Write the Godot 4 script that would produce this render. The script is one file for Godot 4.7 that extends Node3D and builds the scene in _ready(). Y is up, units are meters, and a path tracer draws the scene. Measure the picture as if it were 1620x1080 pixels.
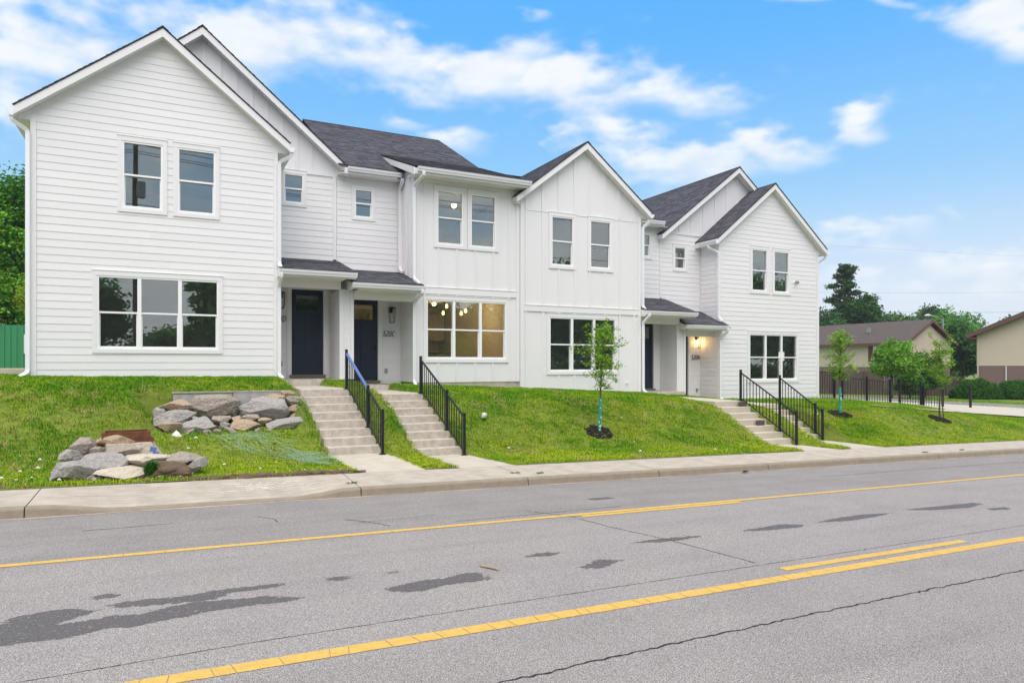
extends Node3D
# Row of four white townhouses on a grassy bank above a street. x runs along the street, -z towards the houses, y up, metres.
# The camera stands at the origin, about two metres above the road.

const K := -0.02244            # fall of the street along x
const PSI := 0.465506          # the camera looks this much to the right of straight across
const EXPOSURE := 1.06

var rng := RandomNumberGenerator.new()
var M := {}
var counts := {}
var shared := {}

# ------------------------------------------------------------------ helpers
func lin(r: float, g: float, b: float) -> Color:
	return Color(r, g, b).linear_to_srgb()

func mk(called: String, col: Color, rough := 0.8, metal := 0.0) -> StandardMaterial3D:
	var m := StandardMaterial3D.new()
	m.resource_name = called
	m.albedo_color = col
	m.roughness = rough
	m.metallic = metal
	M[called] = m
	return m

func numbered(parent: Node, called: String) -> String:
	var key := str(parent.get_instance_id()) + called
	var n: int = counts.get(key, 0)
	counts[key] = n + 1
	return called if n == 0 else "%s_%03d" % [called, n]

func thing(called: String, label: String, category: String, at := Vector3.ZERO, group := "", turn := 0.0) -> Node3D:
	var o := Node3D.new()
	o.name = numbered(self, called)
	add_child(o, true)
	o.position = at
	o.rotation.y = turn
	o.set_meta("label", label)
	o.set_meta("category", category)
	if group != "":
		o.set_meta("group", group)
	return o

func tag(o: Node, label: String, category: String, group := "") -> Node:
	o.set_meta("label", label)
	o.set_meta("category", category)
	if group != "":
		o.set_meta("group", group)
	return o

func node(parent: Node, called: String, at: Vector3) -> Node3D:
	var o := Node3D.new()
	o.name = numbered(parent, called)
	parent.add_child(o, true)
	o.global_position = at
	return o

func part(parent: Node, called: String, mesh: Mesh, mat: Material, xf := Transform3D()) -> MeshInstance3D:
	var o := MeshInstance3D.new()
	o.name = numbered(parent, called)
	o.mesh = mesh
	o.material_override = mat
	parent.add_child(o, true)
	o.global_transform = xf
	return o

func structure(called: String, mesh: Mesh, mat: Material) -> MeshInstance3D:
	var o := part(self, called, mesh, mat)
	o.set_meta("kind", "structure")
	return o

func box_mesh(s: Vector3) -> Mesh:
	var key := "box %.4f %.4f %.4f" % [s.x, s.y, s.z]
	if not shared.has(key):
		var b := BoxMesh.new()
		b.size = s
		shared[key] = b
	return shared[key]

func bx(parent: Node, called: String, x0: float, x1: float, y0: float, y1: float, z0: float, z1: float, mat: Material) -> MeshInstance3D:
	return part(parent, called, box_mesh(Vector3(absf(x1 - x0), absf(y1 - y0), absf(z1 - z0))), mat, Transform3D(Basis(), Vector3(x0 + x1, y0 + y1, z0 + z1) * 0.5))

func st_new() -> SurfaceTool:
	var st := SurfaceTool.new()
	st.begin(Mesh.PRIMITIVE_TRIANGLES)
	return st

func tri(st: SurfaceTool, a: Vector3, b: Vector3, c: Vector3, n: Vector3) -> void:
	st.set_normal(n)
	if (b - a).cross(c - a).dot(n) < 0.0:
		st.add_vertex(a); st.add_vertex(b); st.add_vertex(c)
	else:
		st.add_vertex(a); st.add_vertex(c); st.add_vertex(b)

# a flat four-sided face whose outside is on the side of hint
func quad(st: SurfaceTool, a: Vector3, b: Vector3, c: Vector3, d: Vector3, hint: Vector3) -> void:
	var n := (c - a).cross(d - b).normalized()
	if n.dot(hint) < 0.0:
		n = -n
	tri(st, a, b, c, n)
	tri(st, a, c, d, n)

func add_box(st: SurfaceTool, x0: float, x1: float, y0: float, y1: float, z0: float, z1: float) -> void:
	var p := [Vector3(x0, y0, z0), Vector3(x1, y0, z0), Vector3(x1, y1, z0), Vector3(x0, y1, z0), Vector3(x0, y0, z1), Vector3(x1, y0, z1), Vector3(x1, y1, z1), Vector3(x0, y1, z1)]
	var c: Vector3 = (p[0] + p[6]) * 0.5
	for f in [[0, 1, 2, 3], [4, 5, 6, 7], [0, 1, 5, 4], [3, 2, 6, 7], [0, 3, 7, 4], [1, 2, 6, 5]]:
		quad(st, p[f[0]], p[f[1]], p[f[2]], p[f[3]], (p[f[0]] + p[f[2]]) * 0.5 - c)

# a flat outline in x and y, made z0..z1 thick
func add_prism(st: SurfaceTool, outline: PackedVector2Array, z0: float, z1: float) -> void:
	var t := Geometry2D.triangulate_polygon(outline)
	for z in [z0, z1]:
		var n := Vector3(0, 0, 1.0 if z == maxf(z0, z1) else -1.0)
		for i in range(0, t.size(), 3):
			tri(st, Vector3(outline[t[i]].x, outline[t[i]].y, z), Vector3(outline[t[i + 1]].x, outline[t[i + 1]].y, z), Vector3(outline[t[i + 2]].x, outline[t[i + 2]].y, z), n)
	var way := 1.0 if Geometry2D.is_polygon_clockwise(outline) else -1.0
	for i in outline.size():
		var a := outline[i]
		var b := outline[(i + 1) % outline.size()]
		var d := b - a
		quad(st, Vector3(a.x, a.y, z0), Vector3(b.x, b.y, z0), Vector3(b.x, b.y, z1), Vector3(a.x, a.y, z1), Vector3(-d.y, d.x, 0) * way)

func prism_mesh(outline: PackedVector2Array, z0: float, z1: float) -> Mesh:
	var st := st_new()
	add_prism(st, outline, z0, z1)
	return st.commit()

# a tube along points; sides 4 with a width and height, or round
func add_tube(st: SurfaceTool, pts: Array, radii: Array, sides := 6, flat := Vector2.ZERO, cap := true) -> void:
	var rings: Array = []
	var last_n := Vector3.ZERO
	for i in pts.size():
		var t: Vector3
		if i == 0:
			t = (pts[1] - pts[0]).normalized()
		elif i == pts.size() - 1:
			t = (pts[i] - pts[i - 1]).normalized()
		else:
			t = ((pts[i + 1] - pts[i]).normalized() + (pts[i] - pts[i - 1]).normalized()).normalized()
		var n: Vector3
		if i == 0:
			n = t.cross(Vector3.UP if absf(t.y) < 0.9 else Vector3(0, 0, 1)).normalized()
		else:
			n = (last_n - t * last_n.dot(t)).normalized()
		last_n = n
		var b := t.cross(n).normalized()
		var ring: Array = []
		for k in sides:
			var r: float = radii[mini(i, radii.size() - 1)]
			if flat != Vector2.ZERO:
				var c: Array = [[1, 1], [-1, 1], [-1, -1], [1, -1]][k]
				ring.append(pts[i] + n * flat.x * 0.5 * c[0] + b * flat.y * 0.5 * c[1])
			else:
				var a := TAU * k / sides
				ring.append(pts[i] + (n * cos(a) + b * sin(a)) * r)
		rings.append(ring)
	for i in pts.size() - 1:
		for k in sides:
			var k2 := (k + 1) % sides
			var mid: Vector3 = (rings[i][k] + rings[i][k2] + rings[i + 1][k] + rings[i + 1][k2]) * 0.25
			if flat != Vector2.ZERO:
				quad(st, rings[i][k], rings[i][k2], rings[i + 1][k2], rings[i + 1][k], mid - (pts[i] + pts[i + 1]) * 0.5)
			else:
				for f in [[rings[i][k], rings[i][k2], rings[i + 1][k2], pts[i], pts[i], pts[i + 1]], [rings[i][k], rings[i + 1][k2], rings[i + 1][k], pts[i], pts[i + 1], pts[i + 1]]]:
					var fn: Vector3 = (f[1] - f[0]).cross(f[2] - f[0])
					var o: Array = [0, 1, 2] if fn.dot(mid - (pts[i] + pts[i + 1]) * 0.5) < 0.0 else [0, 2, 1]
					for q in o:
						st.set_normal((f[q] - f[q + 3]).normalized())
						st.add_vertex(f[q])
	if cap:
		for e in [0, pts.size() - 1]:
			var out: Vector3 = (pts[0] - pts[1]) if e == 0 else (pts[e] - pts[e - 1])
			for k in range(1, sides - 1):
				tri(st, rings[e][0], rings[e][k], rings[e][k + 1], out.normalized())

func tube_mesh(pts: Array, radii: Array, sides := 6, flat := Vector2.ZERO) -> Mesh:
	var st := st_new()
	add_tube(st, pts, radii, sides, flat)
	return st.commit()

func noise(seed_: int, freq: float, octaves := 3) -> FastNoiseLite:
	var n := FastNoiseLite.new()
	n.seed = seed_
	n.noise_type = FastNoiseLite.TYPE_SIMPLEX_SMOOTH
	n.frequency = freq
	n.fractal_octaves = octaves
	return n

# a seamless colour texture: fine grain over coarse patches, between given colours
func grain_texture(size: int, seed_: int, dark: Color, light: Color, coarse: float, fine: float, speck: float, share := 0.5) -> ImageTexture:
	var a := noise(seed_, coarse, 4).get_seamless_image(size, size)
	var b := noise(seed_ + 7, fine, 3).get_seamless_image(size, size)
	var img := Image.create(size, size, false, Image.FORMAT_RGB8)
	var r := RandomNumberGenerator.new()
	r.seed = seed_
	for y in size:
		for x in size:
			var v := a.get_pixel(x, y).r * share + b.get_pixel(x, y).r * (1.0 - share) + r.randf_range(-speck, speck)
			img.set_pixel(x, y, dark.lerp(light, clampf(v, 0.0, 1.0)))
	img.generate_mipmaps()
	return ImageTexture.create_from_image(img)

func bump_texture(size: int, seed_: int, freq: float, octaves := 4) -> ImageTexture:
	var img := noise(seed_, freq, octaves).get_seamless_image(size, size)
	return ImageTexture.create_from_image(img)

func triplanar(m: StandardMaterial3D, tex: Texture2D, per_metre: float, world := true) -> void:
	m.albedo_texture = tex
	m.uv1_triplanar = true
	m.uv1_world_triplanar = world
	m.uv1_scale = Vector3.ONE * per_metre

# ------------------------------------------------------------------ the lie of the land
func fall(x: float) -> float:
	return K * x if x < 30.0 else K * (30.0 + 25.0 * (1.0 - exp(-(x - 30.0) / 25.0)))

func step_line(x: float, pts: Array) -> float:
	if x <= pts[0][0]:
		return pts[0][1]
	for i in range(1, pts.size()):
		if x < pts[i][0]:
			return lerpf(pts[i - 1][1], pts[i][1], (x - pts[i - 1][0]) / (pts[i][0] - pts[i - 1][0]))
	return pts[-1][1]

const PLATEAU := [[-60.0, 0.2], [-12.0, -0.1], [-4.0, -0.28], [2.5, -0.34], [4.2, -0.46], [6.4, -0.60], [9.8, -0.74], [12.0, -0.86], [14.5, -0.97], [16.5, -1.15], [18.6, -1.30], [24.0, -1.40], [27.0, -1.62], [30.0, -1.95], [33.0, -2.12], [45.0, -2.25], [80.0, -2.6], [200.0, -3.2]]
const CREST_Z := [[6.5, -16.4], [12.0, -16.2], [14.8, -15.5], [22.0, -15.4], [27.0, -16.4], [34.0, -17.0]]

func walk_y(x: float) -> float:       # back edge of the pavement
	return -1.89 + fall(x)

func ground_y(x: float, z: float) -> float:
	var p := step_line(x, PLATEAU)
	if z < -18.6:
		return p
	var zc := step_line(x, CREST_Z)
	var zt := step_line(x, [[6.5, -13.9], [15.0, -13.2], [24.0, -12.9]])
	var s := walk_y(x)
	var crest := lerpf(p, s, lerpf(0.235, 0.16, smoothstep(2.0, 3.5, x)))
	var toe := s + 0.05
	var y: float
	if z < zc:
		var t := (z + 18.6) / (zc + 18.6)
		y = lerpf(p, crest, t * t)
	elif z < zt:
		var t := (z - zc) / (zt - zc)
		y = lerpf(crest, toe, lerpf(t, smoothstep(0.0, 1.0, t), 0.55))
	else:
		y = lerpf(toe, s + 0.015, clampf((z - zt) / (-12.3 - zt), 0.0, 1.0))
	# the cut in the bank in front of the retaining wall
	var cut := smoothstep(-0.9, -0.1, x) * (1.0 - smoothstep(2.45, 2.75, x)) * smoothstep(-16.74, -16.60, z)
	if cut > 0.0:
		var low := lerpf(-1.34, s + 0.03, clampf((z + 15.9) / 3.4, 0.0, 1.0))
		y = lerpf(y, minf(y, low), cut)
	return y

const ROAD := [[-11.0, -2.07], [-8.2, -2.0], [-4.73, -1.95], [-2.5, -1.93], [0.5, -1.97], [5.5, -2.06]]
func road_y(x: float, z: float) -> float:
	return step_line(z, ROAD) + fall(x)
func _ready() -> void:
	rng.seed = 520
	set_view()
	make_materials()
	make_land()
	make_road()
	make_pavement()
	house_d()
	house_c()
	house_b()
	house_a()
	make_stairs()
	make_stones()
	make_grass()
	make_saplings()
	make_beyond()
	make_behind()
	make_small()

func set_view() -> void:
	var cam := Camera3D.new()
	cam.name = "camera"
	cam.projection = Camera3D.PROJECTION_FRUSTUM
	cam.near = 0.1
	cam.far = 900.0
	cam.size = 0.1                                   # 53 degrees: tan of half is 0.5
	cam.frustum_offset = Vector2(0.0, 37.0 / 1080.0 * 0.1)   # the lens is shifted up a little; the camera is level
	cam.rotation.y = -PSI
	add_child(cam)
	cam.current = true

	var env := Environment.new()
	env.background_mode = Environment.BG_SKY
	var sky := Sky.new()
	var pano := PanoramaSkyMaterial.new()
	pano.panorama = ImageTexture.create_from_image(sky_image())
	sky.sky_material = pano
	env.sky = sky
	env.tonemap_mode = Environment.TONE_MAPPER_LINEAR
	env.tonemap_exposure = EXPOSURE
	env.background_energy_multiplier = 1.0
	env.fog_enabled = true                           # thin summer haze over the far trees
	env.fog_density = 0.0005
	env.fog_light_color = Color(0.88, 0.92, 0.96)
	env.sdfgi_enabled = true
	env.ssao_enabled = true
	env.ssil_enabled = true
	var we := WorldEnvironment.new()
	we.name = "environment"
	we.environment = env
	add_child(we)

	var sun := DirectionalLight3D.new()              # hazy sun behind thin cloud, high over the street
	sun.name = "sun"
	sun.light_energy = 1.15
	sun.light_color = Color(1.0, 0.95, 0.905)
	sun.light_angular_distance = 75.0
	sun.shadow_enabled = true
	add_child(sun)
	sun.look_at_from_position(Vector3(-3.0, 12, 6.5), Vector3.ZERO)

# clouds and air only; the clouds in view are where they stood that day, and the rest of the sky carries as many
const CLOUDS := [[60, 70, 170, 75, 0.95], [20, 130, 120, 60, 0.6], [410, 65, 200, 85, 1.0], [300, 30, 120, 50, 0.7], [600, 75, 170, 60, 0.8], [770, 90, 110, 50, 0.95], [720, 130, 110, 45, 0.5],
	[930, 120, 130, 35, 0.6], [1060, 150, 130, 35, 0.6], [820, 15, 50, 14, 0.6], [1115, 255, 115, 42, 1.0], [1230, 235, 100, 36, 0.85], [1020, 245, 50, 30, 0.45], [1385, 195, 45, 26, 0.62], [1440, 205, 30, 20, 0.45],
	[1290, 5, 50, 14, 0.8], [1420, 5, 60, 10, 0.6], [1580, 25, 110, 35, 1.0], [1620, 60, 60, 30, 0.8], [740, 228, 50, 20, 0.6], [640, 205, 60, 15, 0.5], [520, 140, 60, 25, 0.3], [1250, 95, 30, 18, 0.3], [1580, 125, 30, 15, 0.3],
	[1430, 360, 60, 12, 0.5], [1380, 388, 90, 22, 0.6], [1540, 400, 130, 25, 0.55], [1600, 440, 160, 30, 0.45], [1450, 440, 160, 30, 0.4], [5, 210, 40, 60, 0.6], [1510, 340, 40, 10, 0.4]]

func sky_image() -> Image:
	var w := 4096
	var h := 2048
	var img := Image.create(w, h, false, Image.FORMAT_RGBF)
	img.fill(Color(0.16, 0.17, 0.12))
	var n1 := noise(11, 1.7, 6)
	var n2 := noise(12, 5.0, 5)
	var n3 := noise(13, 2.7, 3)
	var n4 := noise(14, 17.0, 5)
	var right := Vector3(cos(PSI), 0, sin(PSI))
	var ahead := Vector3(sin(PSI), 0, -cos(PSI))
	for jb in range(0, h / 2 + 16, 4):
		for ib in range(0, w, 4):
			# fine where the camera looks, in blocks of four elsewhere
			var mid := sky_dir(ib + 2.0, jb + 2.0, w, h)
			var ca := mid.dot(ahead)
			var fine := false
			if ca > 0.2:
				var mx := 1080.0 * mid.dot(right) / ca
				fine = absf(mx) < 880.0 and mid.y / ca < 0.60
			var step := 1 if fine else 4
			for j in range(jb, jb + 4, step):
				for i in range(ib, ib + 4, step):
					var d := sky_dir(i + step * 0.5, j + step * 0.5, w, h)
					var up := maxf(d.y, 0.0)
					# blue deepens with height; a milky band low down
					var air := Color(0.76, 0.83, 0.92).lerp(Color(0.34, 0.63, 0.94), smoothstep(0.04, 0.27, up)).lerp(Color(0.115, 0.445, 0.95), smoothstep(0.17, 0.48, up))
					var low := Vector3(d.x, d.y * 2.2 + 0.1, d.z)
					var a := n1.get_noise_3dv(low)
					var b := n2.get_noise_3dv(low)
					var e4 := n4.get_noise_3dv(low) if fine else 0.0
					var c := 0.0
					var inside := 0.0
					ca = d.dot(ahead)
					if ca > 0.2:
						var px := 810.0 + 1080.0 * d.dot(right) / ca
						var py := 577.0 - 1080.0 * d.y / ca
						inside = smoothstep(-420.0, -60.0, px) * (1.0 - smoothstep(1680.0, 2040.0, px)) * smoothstep(-340.0, -40.0, py)
						if inside > 0.0:
							var qx := px + 75.0 * a + 30.0 * b + 10.0 * e4
							var qy := py + 46.0 * n3.get_noise_3dv(low) + 20.0 * b + 8.0 * e4
							for q in CLOUDS:
								var ex: float = (qx - q[0]) / q[2]
								var ey: float = (qy - q[1]) / q[3]
								var e := ex * ex + ey * ey
								if e < 3.5:
									c = maxf(c, q[4] * exp(-e * 0.75))
							c = c + 0.30 * a + 0.42 * b + 0.26 * e4 + 0.02
					var free := smoothstep(-0.02, 0.42, a * 0.8 + b * 0.35 + 0.28)
					var cover := clampf(lerpf(free, smoothstep(0.24, 0.92, c), inside), 0.0, 1.0)
					# faces of the clouds: bright crowns, faintly grey hollows
					var lit := Color(0.86, 0.895, 0.925).lerp(Color(0.98, 0.98, 0.975), clampf(0.55 + 0.9 * b + 0.8 * e4, 0.0, 1.0))
					var out := air.lerp(lit, cover * lerpf(0.80, 0.97, up))
					if step == 1:
						img.set_pixel(i, j, out)
					else:
						img.fill_rect(Rect2i(i, j, 4, 4), out)
	return img

func sky_dir(i: float, j: float, w: int, h: int) -> Vector3:
	var el := PI * 0.5 - j / h * PI
	var az := i / w * TAU
	return Vector3(sin(az) * cos(el), sin(el), -cos(az) * cos(el))

func white(i: int) -> Material:
	return M["white_%d" % (absi(i) % 4)]

func make_materials() -> void:
	for i in 4:
		var t: float = [0.765, 0.75, 0.775, 0.757][i]
		var m := mk("white_%d" % i, lin(t, t * 0.992, t * 0.995), 0.55)
		m.resource_name = "white_paint"
	mk("trim", lin(0.77, 0.765, 0.765), 0.5)
	mk("vinyl", lin(0.86, 0.86, 0.86), 0.35)
	mk("gutter", lin(0.80, 0.81, 0.83), 0.3)
	mk("inside", lin(0.74, 0.68, 0.56), 0.9)
	mk("inside_floor", lin(0.45, 0.34, 0.23), 0.6)
	mk("door", lin(0.005, 0.012, 0.030), 0.45)
	mk("black", lin(0.012, 0.012, 0.014), 0.35, 0.2)
	mk("iron", lin(0.010, 0.011, 0.014), 0.42, 0.1)
	var g := mk("glass", Color(0.96, 0.98, 0.97, 0.01), 0.0)      # coated window glass: mirrors more than plain panes
	g.transparency = BaseMaterial3D.TRANSPARENCY_ALPHA
	g.refraction_enabled = true
	g.refraction_scale = 0.09
	var lg := mk("lamp_glass", Color(0.9, 0.9, 0.88, 0.05), 0.02)
	lg.transparency = BaseMaterial3D.TRANSPARENCY_ALPHA
	mk("sill", lin(0.16, 0.13, 0.11), 0.6)
	mk("film", lin(0.10, 0.17, 0.42), 0.25)
	mk("wire", lin(0.02, 0.02, 0.022), 0.6)
	mk("sticker", lin(0.75, 0.76, 0.72), 0.7)
	# shingles: tone of each tab rides on its vertices
	var s := mk("shingle", Color.WHITE, 0.95)
	s.vertex_color_use_as_albedo = true
	triplanar(s, grain_texture(256, 31, Color(0.55, 0.55, 0.58), Color(1, 1, 1), 0.02, 0.25, 0.25, 0.25), 1.4)
	mk("deck_edge", lin(0.035, 0.035, 0.04), 0.9)
	# concrete
	var c := mk("concrete", Color.WHITE, 0.9)
	triplanar(c, grain_texture(512, 41, lin(0.33, 0.29, 0.235), lin(0.56, 0.50, 0.41), 0.008, 0.09, 0.09, 0.55), 0.55)
	c = mk("concrete_new", Color.WHITE, 0.88)
	triplanar(c, grain_texture(512, 43, lin(0.42, 0.38, 0.30), lin(0.60, 0.55, 0.45), 0.007, 0.09, 0.07, 0.55), 0.5)
	c = mk("concrete_step", Color.WHITE, 0.9)
	triplanar(c, grain_texture(512, 45, lin(0.32, 0.285, 0.24), lin(0.68, 0.625, 0.54), 0.012, 0.06, 0.07, 0.6), 0.8)
	c = mk("kerb", Color.WHITE, 0.92)
	triplanar(c, grain_texture(512, 47, lin(0.20, 0.165, 0.12), lin(0.36, 0.305, 0.23), 0.012, 0.12, 0.13, 0.45), 0.7)
	c = mk("grey_concrete", Color.WHITE, 0.9)
	triplanar(c, grain_texture(512, 49, lin(0.26, 0.25, 0.24), lin(0.46, 0.45, 0.43), 0.01, 0.08, 0.06, 0.6), 0.7)
	mk("joint", lin(0.045, 0.036, 0.028), 0.95)
	# asphalt: stones of a few millimetres in dark binder, worn in tracks
	var a := mk("asphalt", Color.WHITE, 0.86)
	a.vertex_color_use_as_albedo = true
	triplanar(a, grain_texture(1024, 51, Color(0.31, 0.298, 0.287), Color(0.85, 0.824, 0.80), 0.06, 0.30, 0.42, 0.10), 0.30)
	a.metallic_specular = 0.3
	var wet := mk("stain", lin(0.35, 0.345, 0.35), 0.7)
	triplanar(wet, a.albedo_texture, 0.30)
	mk("crack", lin(0.022, 0.020, 0.020), 0.95)
	a = mk("yellow", Color.WHITE, 0.7)
	triplanar(a, grain_texture(512, 55, lin(0.50, 0.30, 0.06), lin(0.80, 0.53, 0.12), 0.02, 0.2, 0.22, 0.4), 0.9)
	a = mk("white_marks", lin(0.72, 0.69, 0.62), 0.9)
	# soil and turf
	var t := mk("turf", Color.WHITE, 1.0)
	triplanar(t, grain_texture(1024, 61, lin(0.06, 0.10, 0.008), lin(0.25, 0.30, 0.035), 0.006, 0.09, 0.12, 0.5), 0.12)
	t = mk("soil", Color.WHITE, 1.0)
	triplanar(t, grain_texture(512, 63, lin(0.05, 0.033, 0.02), lin(0.24, 0.165, 0.105), 0.012, 0.12, 0.2, 0.5), 0.8)
	mk("mulch", lin(0.022, 0.016, 0.012), 1.0)
	var blade := mk("blade", Color.WHITE, 0.75)
	blade.vertex_color_use_as_albedo = true
	blade.metallic_specular = 0.2
	blade.backlight_enabled = true
	blade.backlight = Color(0.35, 0.45, 0.12)
	var leaf := mk("leaf", Color.WHITE, 0.6)
	leaf.vertex_color_use_as_albedo = true
	leaf.metallic_specular = 0.25
	leaf.backlight_enabled = true
	leaf.backlight = Color(0.6, 0.75, 0.25)
	var bark := mk("bark", Color.WHITE, 0.95)
	triplanar(bark, grain_texture(256, 65, lin(0.045, 0.035, 0.026), lin(0.15, 0.12, 0.095), 0.03, 0.15, 0.1, 0.5), 1.5)
	# stones
	var relief := noise(75, 0.03, 5).get_seamless_image(512, 512)
	relief.bump_map_to_normal_map(9.0)
	var rock_relief := ImageTexture.create_from_image(relief)
	for k in [["stone_grey", 0.17, 0.158, 0.145, 0.56, 0.53, 0.50], ["stone_brown", 0.15, 0.125, 0.10, 0.54, 0.48, 0.42], ["stone_tan", 0.19, 0.13, 0.08, 0.62, 0.50, 0.36], ["stone_pale", 0.42, 0.36, 0.27, 0.66, 0.60, 0.50], ["stone_white", 0.66, 0.64, 0.60, 0.80, 0.79, 0.76]]:
		var m := mk(k[0], Color.WHITE, 0.92)
		triplanar(m, grain_texture(512, 71 + int(k[1] * 100), lin(k[1], k[2], k[3]), lin(k[4], k[5], k[6]), 0.022, 0.18, 0.22, 0.5), 1.2)
		m.normal_enabled = true
		m.normal_texture = rock_relief
		m.normal_scale = 1.0
	t = mk("rust", Color.WHITE, 0.85)
	triplanar(t, grain_texture(256, 81, lin(0.07, 0.022, 0.010), lin(0.24, 0.085, 0.030), 0.02, 0.12, 0.12, 0.5), 1.5)
	mk("net", lin(0.33, 0.50, 0.38), 0.6)
	mk("guard", lin(0.02, 0.27, 0.22), 0.45)
	mk("guard_white", lin(0.6, 0.68, 0.66), 0.5)
	# the neighbours
	mk("tan_siding", lin(0.56, 0.48, 0.36), 0.7)
	mk("brown_trim", lin(0.12, 0.060, 0.045), 0.7)
	t = mk("brown_roof", Color.WHITE, 0.95)
	triplanar(t, grain_texture(256, 91, lin(0.070, 0.052, 0.046), lin(0.125, 0.098, 0.088), 0.02, 0.2, 0.1, 0.5), 0.3)
	mk("brick", lin(0.20, 0.13, 0.11), 0.9)
	mk("shutter", lin(0.13, 0.025, 0.022), 0.7)
	t = mk("fence_wood", Color.WHITE, 0.95)
	triplanar(t, grain_texture(256, 93, lin(0.060, 0.042, 0.034), lin(0.14, 0.10, 0.082), 0.03, 0.12, 0.08, 0.5), 0.8)
	mk("fence_green", lin(0.035, 0.25, 0.105), 0.5)
	mk("blind", lin(0.55, 0.55, 0.52), 0.8)
	mk("grey_metal", lin(0.30, 0.31, 0.32), 0.5, 0.3)
	mk("cabinet", lin(0.55, 0.50, 0.41), 0.5)
	mk("counter", lin(0.03, 0.035, 0.04), 0.2)
	mk("splash", lin(0.02, 0.075, 0.06), 0.2)
	for e in [["bulb", Color(1.0, 0.74, 0.42), 9.0], ["downlight", Color(1.0, 0.88, 0.72), 2.5]]:
		var m := mk(e[0], Color(1, 0.9, 0.75), 0.4)
		m.emission_enabled = true
		m.emission = e[1]
		m.emission_energy_multiplier = e[2]
# ------------------------------------------------------------------ ground, road, pavement
func spaced(a: float, b: float, s: float) -> Array:
	var out: Array = []
	var n := int(ceil((b - a) / s))
	for i in n:
		out.append(a + (b - a) * i / n)
	return out

func sheet(xs: Array, zs: Array, height: Callable, tint = null) -> Mesh:
	var verts := PackedVector3Array()
	var norms := PackedVector3Array()
	var cols := PackedColorArray()
	var idx := PackedInt32Array()
	for z in zs:
		for x in xs:
			verts.append(Vector3(x, height.call(x, z), z))
			var e := 0.05
			norms.append(Vector3(height.call(x - e, z) - height.call(x + e, z), 2.0 * e, height.call(x, z - e) - height.call(x, z + e)).normalized())
			if tint != null:
				cols.append(tint.call(x, z))
	var w := xs.size()
	for j in zs.size() - 1:
		for i in w - 1:
			var a := j * w + i
			idx.append_array([a, a + 1, a + w, a + 1, a + w + 1, a + w])
	var arr := []
	arr.resize(Mesh.ARRAY_MAX)
	arr[Mesh.ARRAY_VERTEX] = verts
	arr[Mesh.ARRAY_NORMAL] = norms
	if tint != null:
		arr[Mesh.ARRAY_COLOR] = cols
	arr[Mesh.ARRAY_INDEX] = idx
	var m := ArrayMesh.new()
	m.add_surface_from_arrays(Mesh.PRIMITIVE_TRIANGLES, arr)
	return m

const STAIRS := [   # x of the first step's ends, first edge z, its height, risers, riser, tread, skew, slab y, slab z
	{"x0": 2.75, "x1": 3.87, "z": -16.46, "y": -0.58, "n": 8, "r": 0.164, "t": 0.294, "skew": 0.10},
	{"x0": 4.69, "x1": 5.75, "z": -16.46, "y": -0.726, "n": 8, "r": 0.163, "t": 0.294, "skew": 0.10},
	{"x0": 14.52, "x1": 15.66, "z": -15.45, "y": -1.095, "n": 7, "r": 0.164, "t": 0.29, "skew": 0.05},
	{"x0": 16.72, "x1": 17.88, "z": -15.95, "y": -1.28, "n": 6, "r": 0.168, "t": 0.29, "skew": -0.05}]

func stair_x(s: Dictionary, z: float) -> float:
	return s.skew * (z - s.z)

# where steps, pads and paths lie, the earth is dug out a little
func earth_y(x: float, z: float) -> float:
	var y := ground_y(x, z)
	if z > -20.6 and z < -12.2:
		for s in STAIRS:
			var o := stair_x(s, z)
			var into := minf(x - (s.x0 + o), (s.x1 + o) - x)
			if into > -0.16:
				# below the line of the steps
				var line: float = s.y if z < s.z else s.y - s.r * clampf((z - s.z) / s.t + 1.2, 0.0, s.n)
				var under: float = minf(y - 0.05, line - 0.10)
				if z > s.z + s.t * (s.n - 1):
					under = minf(under, walk_y(x) - 0.06)
				return lerpf(y, under, smoothstep(-0.10, 0.03, into))
	return y

func make_land() -> void:
	var xs := spaced(-70, -6, 4.0) + spaced(-6, 20, 0.16) + spaced(20, 40, 0.4) + spaced(40, 80, 2.0) + spaced(80, 400, 20.0) + [400.0]
	var zs := spaced(-420, -80, 20.0) + spaced(-80, -22, 3.0) + spaced(-22, -18.6, 0.4) + spaced(-18.6, -12.3, 0.15) + [-12.3]
	structure("ground", sheet(xs, zs, earth_y), M.turf)
	# the far side of the street, behind the camera
	var far_xs := spaced(-70, 400, 10.0) + [400.0]
	structure("verge", sheet(far_xs, [5.62, 8.0, 20.0, 60.0, 300.0], func(x: float, z: float) -> float: return -1.93 + fall(x) + 0.02 * minf(z - 5.6, 20.0)), M.turf)

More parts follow.
